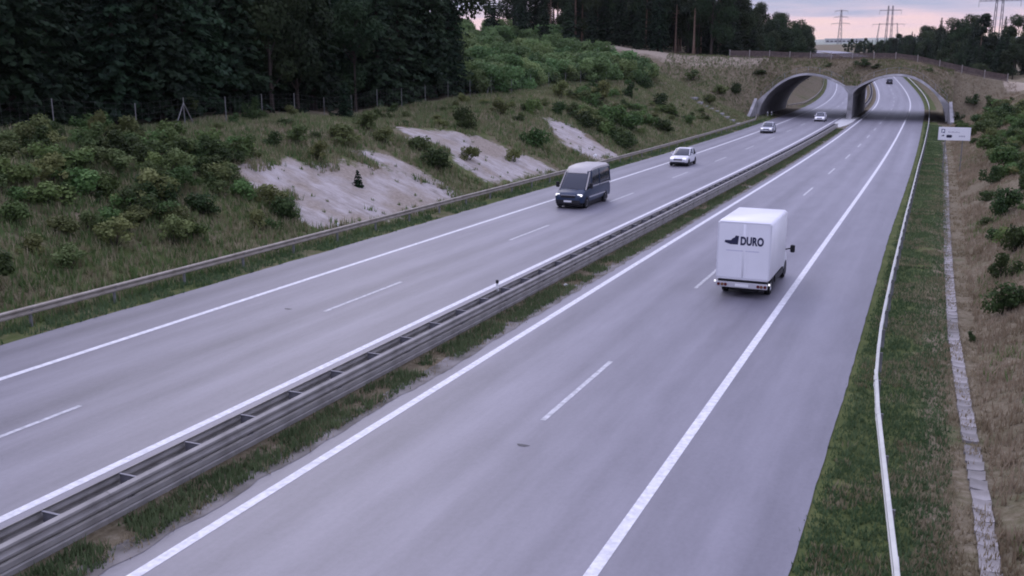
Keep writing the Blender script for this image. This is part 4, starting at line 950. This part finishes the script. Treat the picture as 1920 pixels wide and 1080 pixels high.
# --- bushes on the slopes: kind, s, off, width, height
BUSHES = [('olive', 39.2, -38.4, 1.96, 1.68),
    ('olive', 44.3, -38.8, 1.53, 2.29),
    ('shrub', 50.6, -39.6, 2.53, 1.52),
    ('dark', 41.5, -33.8, 2.51, 1.4),
    ('dark', 44.0, -32.7, 2.61, 1.74),
    ('shrub', 37.4, -34.1, 2.9, 1.58),
    ('shrub', 33.7, -33.1, 2.42, 1.45),
    ('dark', 44.8, -26.8, 1.99, 1.57),
    ('dark', 63.0, -48.4, 2.5, 2.08),
    ('dark', 64.1, -42.8, 2.06, 1.85),
    ('dark', 65.5, -28.2, 2.89, 1.92),
    ('dark', 81.1, -33.4, 2.37, 2.37),
    ('olive', 67.3, -30.4, 2.4, 1.6),
    ('shrub', 100.8, -34.9, 2.56, 2.28),
    ('olive', 93.7, -35.5, 2.69, 1.61),
    ('olive', 66.2, -34.3, 3.21, 1.6),
    ('olive', 61.5, -33.7, 3.42, 1.52),
    ('shrub', 86.4, -28.9, 3.43, 2.45),
    ('dark', 105.5, -33.6, 2.36, 1.77),
    ('olive', 118.6, -38.0, 3.32, 2.32),
    ('olive', 128.2, -35.6, 4.24, 2.83),
    ('dark', 142.8, -35.7, 3.1, 2.32),
    ('dark', 145.5, -32.4, 3.53, 2.36),
    ('dark', 128.3, -27.3, 3.45, 2.07),
    ('shrub', 114.4, -30.5, 5.02, 2.82),
    ('shrub', 118.6, -29.1, 4.54, 2.59),
    ('olive', 111.1, -32.1, 3.08, 1.85),
    ('olive', 110.5, -33.5, 2.47, 1.54),
    ('shrub', 127.5, -29.2, 3.45, 2.07),
    ('shrub', 143.5, -27.6, 3.06, 1.91),
    ('shrub', 143.8, -30.4, 3.85, 1.92),
    ('olive', 176.0, -31.2, 3.71, 2.32),
    ('dark', 159.1, -38.5, 3.44, 2.15),
    ('dark', 197.7, -30.7, 3.1, 2.27),
    ('olive', 197.0, -38.7, 4.2, 2.1),
    ('olive', 194.7, -33.1, 4.09, 2.05),
    ('shrub', 33.5, -31.5, 2.85, 1.42),
    ('shrub', 36.7, -31.2, 2.53, 1.52),
    ('shrub', 30.4, -30.3, 1.99, 1.33),
    ('dark', 38.9, -29.9, 2.07, 1.29),
    ('olive', 32.0, -29.1, 2.04, 1.13),
    ('olive', 34.8, -28.2, 2.13, 0.95),
    ('olive', 46.0, -31.6, 2.1, 1.2),
    ('dark', 40.4, -28.6, 2.37, 1.32),
    ('olive', 42.5, -27.0, 1.64, 1.1),
    ('olive', 56.1, -32.0, 2.09, 1.39),
    ('olive', 57.4, -34.5, 2.51, 1.43),
    ('olive', 64.9, -32.2, 2.34, 1.37),
    ('olive', 50.0, -33.2, 1.93, 1.29),
    ('olive', 72.0, -28.7, 2.11, 1.48),
    ('olive', 79.1, -28.0, 1.81, 1.36),
    ('dark', 41.4, 8.1, 1.85, 1.46),
    ('dark', 47.4, 8.2, 1.7, 1.25),
    ('dark', 53.0, 9.0, 1.49, 1.73),
    ('dark', 58.7, 8.4, 1.26, 0.84),
    ('dark', 66.9, 9.1, 2.53, 1.9),
    ('dark', 75.3, 10.4, 2.12, 2.12),
    ('dark', 84.5, 9.2, 2.0, 1.4),
    ('shrub', 88.7, 10.4, 2.95, 2.53),
    ('shrub', 109.7, 10.3, 3.65, 2.61),
    ('shrub', 116.0, 12.3, 3.29, 2.74),
    ('olive', 135.3, 10.6, 3.89, 2.59),
    ('dark', 160.7, 10.6, 3.08, 1.92),
    ('dark', 167.1, 8.4, 2.42, 1.61),
    ('dark', 149.2, 13.0, 3.56, 2.13),
    ('dark', 199.8, 11.3, 3.36, 1.92),
    ('dark', 196.5, 13.1, 3.77, 1.89),
    ('dark', 192.7, 8.4, 2.61, 1.68),
    ('shrub', 129.2, 13.3, 2.45, 1.83),
    ('dark', 38.2, 6.8, 0.55, 0.46),
    ('dark', 65.7, 8.2, 1.24, 0.62),
    ('dark', 77.1, 8.7, 1.85, 0.92)]
SPECIAL = {(44.8, -26.8): 'round dark bush at the lower left edge of the bare pale slope', (65.5, -28.2): 'wide dark bush between the two bare pale patches',
           (81.1, -33.4): 'tall dark bush at the top of the second bare patch', (44.3, -38.8): 'upright olive bush standing before the left forest edge',
           (86.4, -28.9): 'leafy green bush right of the second bare patch', (128.3, -27.3): 'dark bush low behind the left guardrail short of the overpass',
           (41.4, 8.1): 'nearest large dark bush on the right slope', (135.3, 10.6): 'olive bush on the right slope above the sign'}
WORD = {'olive': 'olive green', 'shrub': 'fresh green', 'dark': 'dark green'}
for k, s, o, w, h in BUSHES:
    sp = SPECIAL.get((s, o)); W_ = WORD[k]
    if o > 0: lab, grp = f'{W_} bush on the brown slope right of the gutter', f'{W_} bushes on the right slope'
    elif s < 52: lab, grp = f'{W_} bush on the overgrown slope left of the bare patches', f'{W_} bushes on the near left slope'
    elif s < 108: lab, grp = f'{W_} bush among the bare patches of the left slope', f'{W_} bushes around the bare patches'
    else: lab, grp = f'{W_} bush on the left slope before the overpass', f'{W_} bushes before the overpass'
    sc = w / 3.2; pr_h = {'shrub': 2.2, 'olive': 2.3, 'dark': 2.1}[k]
    plant(k, 'bush', s, o, sp or lab, 'bush', None if sp else grp, sc, min(1.6, h / pr_h / sc), sink=.12)
# rough growth filling the near left slope and the right slope
for n_, (s0, s1, o0, o1, kinds, lab, grp) in ((64, (22, 47, -41, -26.3, ('shrub', 'olive', 'dark', 'olive'), 'low tangled shrub covering the near left slope', 'tangled shrubs on the near left slope')),
                                              (34, (48, 112, -43, -33.5, ('olive', 'olive', 'dark'), 'low shrub on the grassy shelf below the left fence', 'shrubs on the shelf below the fence')),
                                              (40, (110, 172, -44, -27.5, ('olive', 'shrub', 'dark'), 'low shrub scattered on the left slope before the overpass', 'scattered shrubs before the overpass')),
                                              (60, (45, 190, 8.6, 18, ('dark', 'shrub', 'shrub', 'olive'), 'small shrub scattered over the right slope', 'scattered shrubs on the right slope'))):
    for _ in range(n_):
        s, o = _rp.uniform(s0, s1), _rp.uniform(o0, o1)
        if any(poly_dist(np.array([s]), np.array([o]), P_)[0] > -.8 for P_ in SAND): continue
        plant(_rp.choice(kinds), 'low_shrub', s, o, lab, 'shrub', grp, _rp.uniform(.42, .85) if n_ in (60, 64) else _rp.uniform(.32, .62), _rp.uniform(.6, 1.), sink=.05)
# merged scrub: tight irregular clusters of mixed shrubs
for n_, (s0, s1, o0, o1), sc0, sc1, kinds, lab, grp in ((26, (21, 50, -40, -27), .45, .95, ('shrub', 'dark', 'olive', 'shrub'), 'tangled green shrub in the scrub left of the bare slope', 'scrub left of the bare slope'),
        (15, (100, 150, -38, -27), .6, 1.1, ('shrub', 'olive', 'dark', 'shrub'), 'green shrub in the scrub between the last bare patch and the overpass', 'scrub between bare patch and overpass'),
        (22, (52, 185, 10.5, 17), .6, 1.15, ('shrub', 'dark', 'shrub', 'olive'), 'green shrub in the scrub belt up the right slope', 'scrub belt on the right slope')):
    for _ in range(n_):
        cs, co = _rp.uniform(s0, s1), _rp.uniform(o0, o1)
        if o0 > 0: co = max(co, 8.6 + cs * .025)
        for _k in range(_rp.randint(3, 6)):
            s, o = cs + _rp.gauss(0, 1.5), co + _rp.gauss(0, .9)
            if o0 > 0 and o < 9.2: continue
            if any(poly_dist(np.array([s]), np.array([o]), P_)[0] > -1. for P_ in SAND): continue
            plant(_rp.choice(kinds), 'scrub_shrub', s, o, lab, 'shrub', grp, _rp.uniform(sc0, sc1), _rp.uniform(.55, 1.), sink=.15)
def on_cover(kind, name, s, off, label, cat, scale, zs=1., i=None, group=None):
    g = plant(kind, name, s, off, label, cat, group, scale, zs, i); g.location.z = float(cover_z(np.array(s), np.array(off))) - .1; return g
on_cover('broad', 'broadleaf_tree', 206.9, -19.9, 'small leafy tree on top of the overpass above the left arch', 'tree', .36, .95, 2)
for s, o, sc, lab in ((203.2, -8.3, 1.2, 'dark bush on the overpass between the two arches'), (202.6, -27.2 + .4, 1.0, 'dark bush over the left shoulder of the left arch'), (202.0, -5.6, .8, 'low dark bush above the left haunch of the right arch'),
                      (202.4, -14.0, .7, 'low dark bush above the right haunch of the left arch'), (203.4, 3.4, .5, 'low bush on the overpass above the right haunch of the right arch')):
    on_cover('dark', 'bush', s, o, lab, 'bush', sc, .55)

# ---------------------------------------------------------------- grass: uncountable, one object per stretch
L_GRASS = leaf_mat('grass_blades', (.088, .135, .042), (.175, .218, .082), .35, .3, .0)
L_VERGE = leaf_mat('verge_blades', (.068, .112, .046), (.130, .175, .080), .35, .3, .0)
L_STRAW = leaf_mat('dry_grass_blades', (.190, .155, .090), (.360, .300, .200), .5, .3, .0)
def grass(name, label, s, o, hmin, hmax, m, wide=.02, blades=4, seed=1, zf=None):
    g_ = np.random.default_rng(seed); n = len(s); P = road(s, o); P[:, 2] = (zf or ground)(s, o) - .02
    P = np.repeat(P, blades, 0); k = len(P); P[:, :2] += g_.normal(0, .07, (k, 2)); a = g_.uniform(0, 6.28, k); h = g_.uniform(hmin, hmax, k); lean = g_.uniform(.1, .7, k) * h
    d = np.stack([np.cos(a), np.sin(a), 0 * a], -1); q = np.stack([-np.sin(a), np.cos(a), 0 * a], -1); wv = (wide * g_.uniform(.6, 1.6, k))[:, None]
    tip = P + d * lean[:, None]; tip[:, 2] += h
    V = np.stack([P - q * wv, P + q * wv, tip], 1).reshape(-1, 3); return tag(ob(name, mesh(name, V, np.arange(3 * k).reshape(-1, 3), m)), label, kind='stuff')
G_ = np.random.default_rng(8)
def scatter(n, s0, s1, o0, o1, keep=None, pw=1.6):
    s = s0 + (s1 - s0) * G_.uniform(0, 1, n) ** pw; o = G_.uniform(o0, o1, n)
    if keep is not None: k = keep(s, o); s, o = s[k], o[k]
    return s, o
def off_sand(s, o):
    sd = np.full(s.shape, -9.)
    for P_ in SAND: sd = np.maximum(sd, poly_dist(s, o, P_))
    return sd + (fnoise(s * .8, o * .8, 9) - .5) * 3.8 < -.1
patchy = lambda f, t: (lambda s, o: fnoise(s * f, o * f, 31) > t)
grass('median_grass', 'patchy grass and weeds on the median strip', *scatter(13000, 7, 168, -9.35, -8.40, patchy(.8, .36)), .06, .26, L_VERGE, seed=2, blades=5)
grass('median_grass', 'dry stalks on the median strip', *scatter(5000, 7, 168, -9.35, -8.25, patchy(1.1, .40)), .05, .22, L_STRAW, .015, seed=16, blades=4)
grass('verge_grass', 'short green grass on the right verge', *scatter(26000, 13, 190, 3.46, 6.1, patchy(.6, .25)), .05, .17, L_VERGE, seed=3)
grass('verge_grass', 'short dry grass on the right verge', *scatter(12000, 13, 120, 3.6, 6.2, patchy(.5, .52)), .05, .18, L_STRAW, seed=4)
grass('slope_grass', 'dry straw grass on the right slope', *scatter(36000, 17, 206, 7.0, 18, patchy(.4, .36), 1.4), .12, .42, L_STRAW, seed=5)
grass('slope_grass', 'green weeds on the right slope', *scatter(9000, 20, 190, 7.2, 17, patchy(.35, .58)), .12, .40, L_GRASS, seed=6)
grass('slope_grass', 'rough dry grass on the left slope', *scatter(46000, 18, 207, -46, -24.2, off_sand, 1.3), .15, .50, L_STRAW, .03, seed=7)
grass('slope_grass', 'rough green grass on the left slope', *scatter(42000, 18, 207, -46, -24.0, off_sand, 1.4), .15, .55, L_GRASS, .03, seed=9)
grass('sand_weeds', 'sparse weeds rooted in the bare pale slope', *scatter(150, 46, 103, -34, -25, lambda s, o: ~off_sand(s, o), 1.), .06, .28, L_GRASS, .03, blades=9, seed=14)
grass('cover_grass', 'dry grass on the earth cover of the overpass', *scatter(16000, 198.6, 230, -27, 7.5, None, 1.), .15, .45, L_STRAW, .035, seed=10, zf=cover_z)
grass('cover_grass', 'green weeds on the earth cover of the overpass', *scatter(8000, 198.6, 215, -27, 7.5, patchy(.3, .5), 1.), .15, .45, L_GRASS, .035, seed=12, zf=cover_z)
grass('gutter_weeds', 'weeds and straw creeping over the gutter edges', *scatter(5000, 14, 150, 5.85, 7.1, patchy(.9, .45)), .06, .22, L_STRAW, .02, seed=15)
grass('shoulder_grass', 'weeds at the edge of the left shoulder', *scatter(7000, 15, 190, -24.6, -22.8, patchy(.6, .35)), .08, .35, L_VERGE, seed=11)

# ---------------------------------------------------------------- power line pylons on the horizon
M_PYL = mat('pylon_steel', (.16, .15, .16), .7, metal=.2)
def lattice(m, p, q, w0, w1, r, n):
    """square lattice mast between two points"""
    p, q = Vector(p), Vector(q); cs = [(-1, -1), (1, -1), (1, 1), (-1, 1)]; lv = []
    for i in range(n + 1):
        t = i / n; c = p.lerp(q, t); w = w0 + (w1 - w0) * t; lv.append([c + Vector((a * w, b * w, 0)) for a, b in cs])
    for i in range(n):
        for k in range(4):
            m.tube(lv[i][k], lv[i + 1][k], r, n=4, caps=False); m.tube(lv[i][k], lv[i + 1][(k + 1) % 4], r * .6, n=3, caps=False); m.tube(lv[i + 1][k], lv[i + 1][(k + 1) % 4], r * .6, n=3, caps=False)
def arm(m, c, half, r, drop=1.4):
    c = Vector(c)
    for sx in (-1, 1):
        t = c + Vector((sx * half, 0, 0)); m.tube(c + Vector((0, 0, drop)), t, r, n=4); m.tube(c, t, r, n=4)
        for k in (.3, .6): m.tube(c.lerp(t, k), (c + Vector((0, 0, drop))).lerp(t, k), r * .6, n=3)
        m.tube(t, t + Vector((0, 0, -2.4)), r * .6, n=4)
def mast_pylon(x, y, z, h, lab):
    g = empty('pylon', (x, y, z), -.2, lab, 'pylon'); m = MB(); lattice(m, (0, 0, 0), (0, 0, h), 2.6, .5, .22, 9); m.build('mast', M_PYL, g)
    for f_, hw in ((.97, 8.), (.82, 8.5), (.66, 11.)): m = MB(); arm(m, (0, 0, h * f_), hw, .2); m.build('crossarm', M_PYL, g)
def portal_pylon(x, y, z, h, sep, hw, lab, horn=4., rz=-.2):
    g = empty('pylon', (x, y, z), rz, lab, 'pylon')
    for sx in (-1, 1): m = MB(); lattice(m, (sx * sep * 1.25, 0, 0), (sx * sep, 0, h + horn), 1.1, .45, .18, 8); m.build('leg', M_PYL, g)
    m = MB()
    for dz in (0, 1.6): m.tube((-hw, 0, h + dz * .4), (hw, 0, h + dz * .4), .2, n=4); m.tube((-sep, 0, h + dz), (sep, 0, h + dz), .2, n=4)
    for k in np.linspace(-hw, hw, 9): m.tube((k, 0, h), (k + hw / 8, 0, h + .6), .12, n=3)
    for sx in (-1, 1): m.tube((sx * hw, 0, h), (sx * hw, 0, h - 4.), .16, n=4)
    m.build('crossbeam', M_PYL, g)
mast_pylon(-118.5, 1304.5, 6., 47., 'grey three armed lattice pylon left on the horizon')
portal_pylon(-56.3, 1167.9, 6., 41., 2.2, 11., 'slim twin leg pylon above the gap in the forest', horn=5.)
portal_pylon(35.2, 837.5, 4., 38., 2.0, 14., 'large twin leg pylon with wide crossbeam at the right edge', horn=8.)
portal_pylon(-91.5, 1804.2, 10., 36., 14., 25., 'faint wide portal pylon behind the slim twin leg pylon', horn=2.)
portal_pylon(40.7, 1534.4, 10., 34., 9., 15., 'wide portal pylon left of the large pylon', horn=2.)

# pale long hall on the rise beyond the overpass
g = empty('warehouse', (-141.6, 1620.3, 12.5), .06, 'pale long flat roofed hall on the horizon beyond the overpass', 'building')
m = MB(); m.box(-27, 27, -12, 12, -6, 9.); m.build('wall', mat('hall_cladding', (.46, .47, .44), .7, col2=(.56, .57, .54), scale=.05), g)
m = MB(); m.bevbox(-27.6, 27.6, -12.6, 12.6, 9.0, 10.1, .2); m.build('roof', mat('hall_roof', (.58, .58, .56), .8), g)
for k in range(9): m = MB(); m.box(-25 + k * 5.8, -21 + k * 5.8, -12.12, -12.01, 5.2, 6.8); m.build('window', M_GLASS, g)
for k in range(4): m = MB(); m.box(-20 + k * 12., -15.5 + k * 12., -12.10, -12.01, -1., 3.8); m.build('gate', mat('hall_gate', (.30, .31, .33), .6), g)
# ---------------------------------------------------------------- evening haze: one closed box of thin air round everything
mh = bpy.data.materials.new('haze'); mh.use_nodes = True; mh.node_tree.nodes.clear()
_o = mh.node_tree.nodes.new('ShaderNodeOutputMaterial'); _v = mh.node_tree.nodes.new('ShaderNodeVolumePrincipled')
_v.inputs['Color'].default_value = (.93, .93, .95, 1); _v.inputs['Density'].default_value = .00004; _v.inputs['Anisotropy'].default_value = 0.
mh.node_tree.links.new(_v.outputs[0], _o.inputs['Volume'])
m = MB(); m.box(-6300, 6300, -5800, 6500, -12., 110.); tag(m.build('haze', mh), 'thin evening haze in the air', kind='stuff')
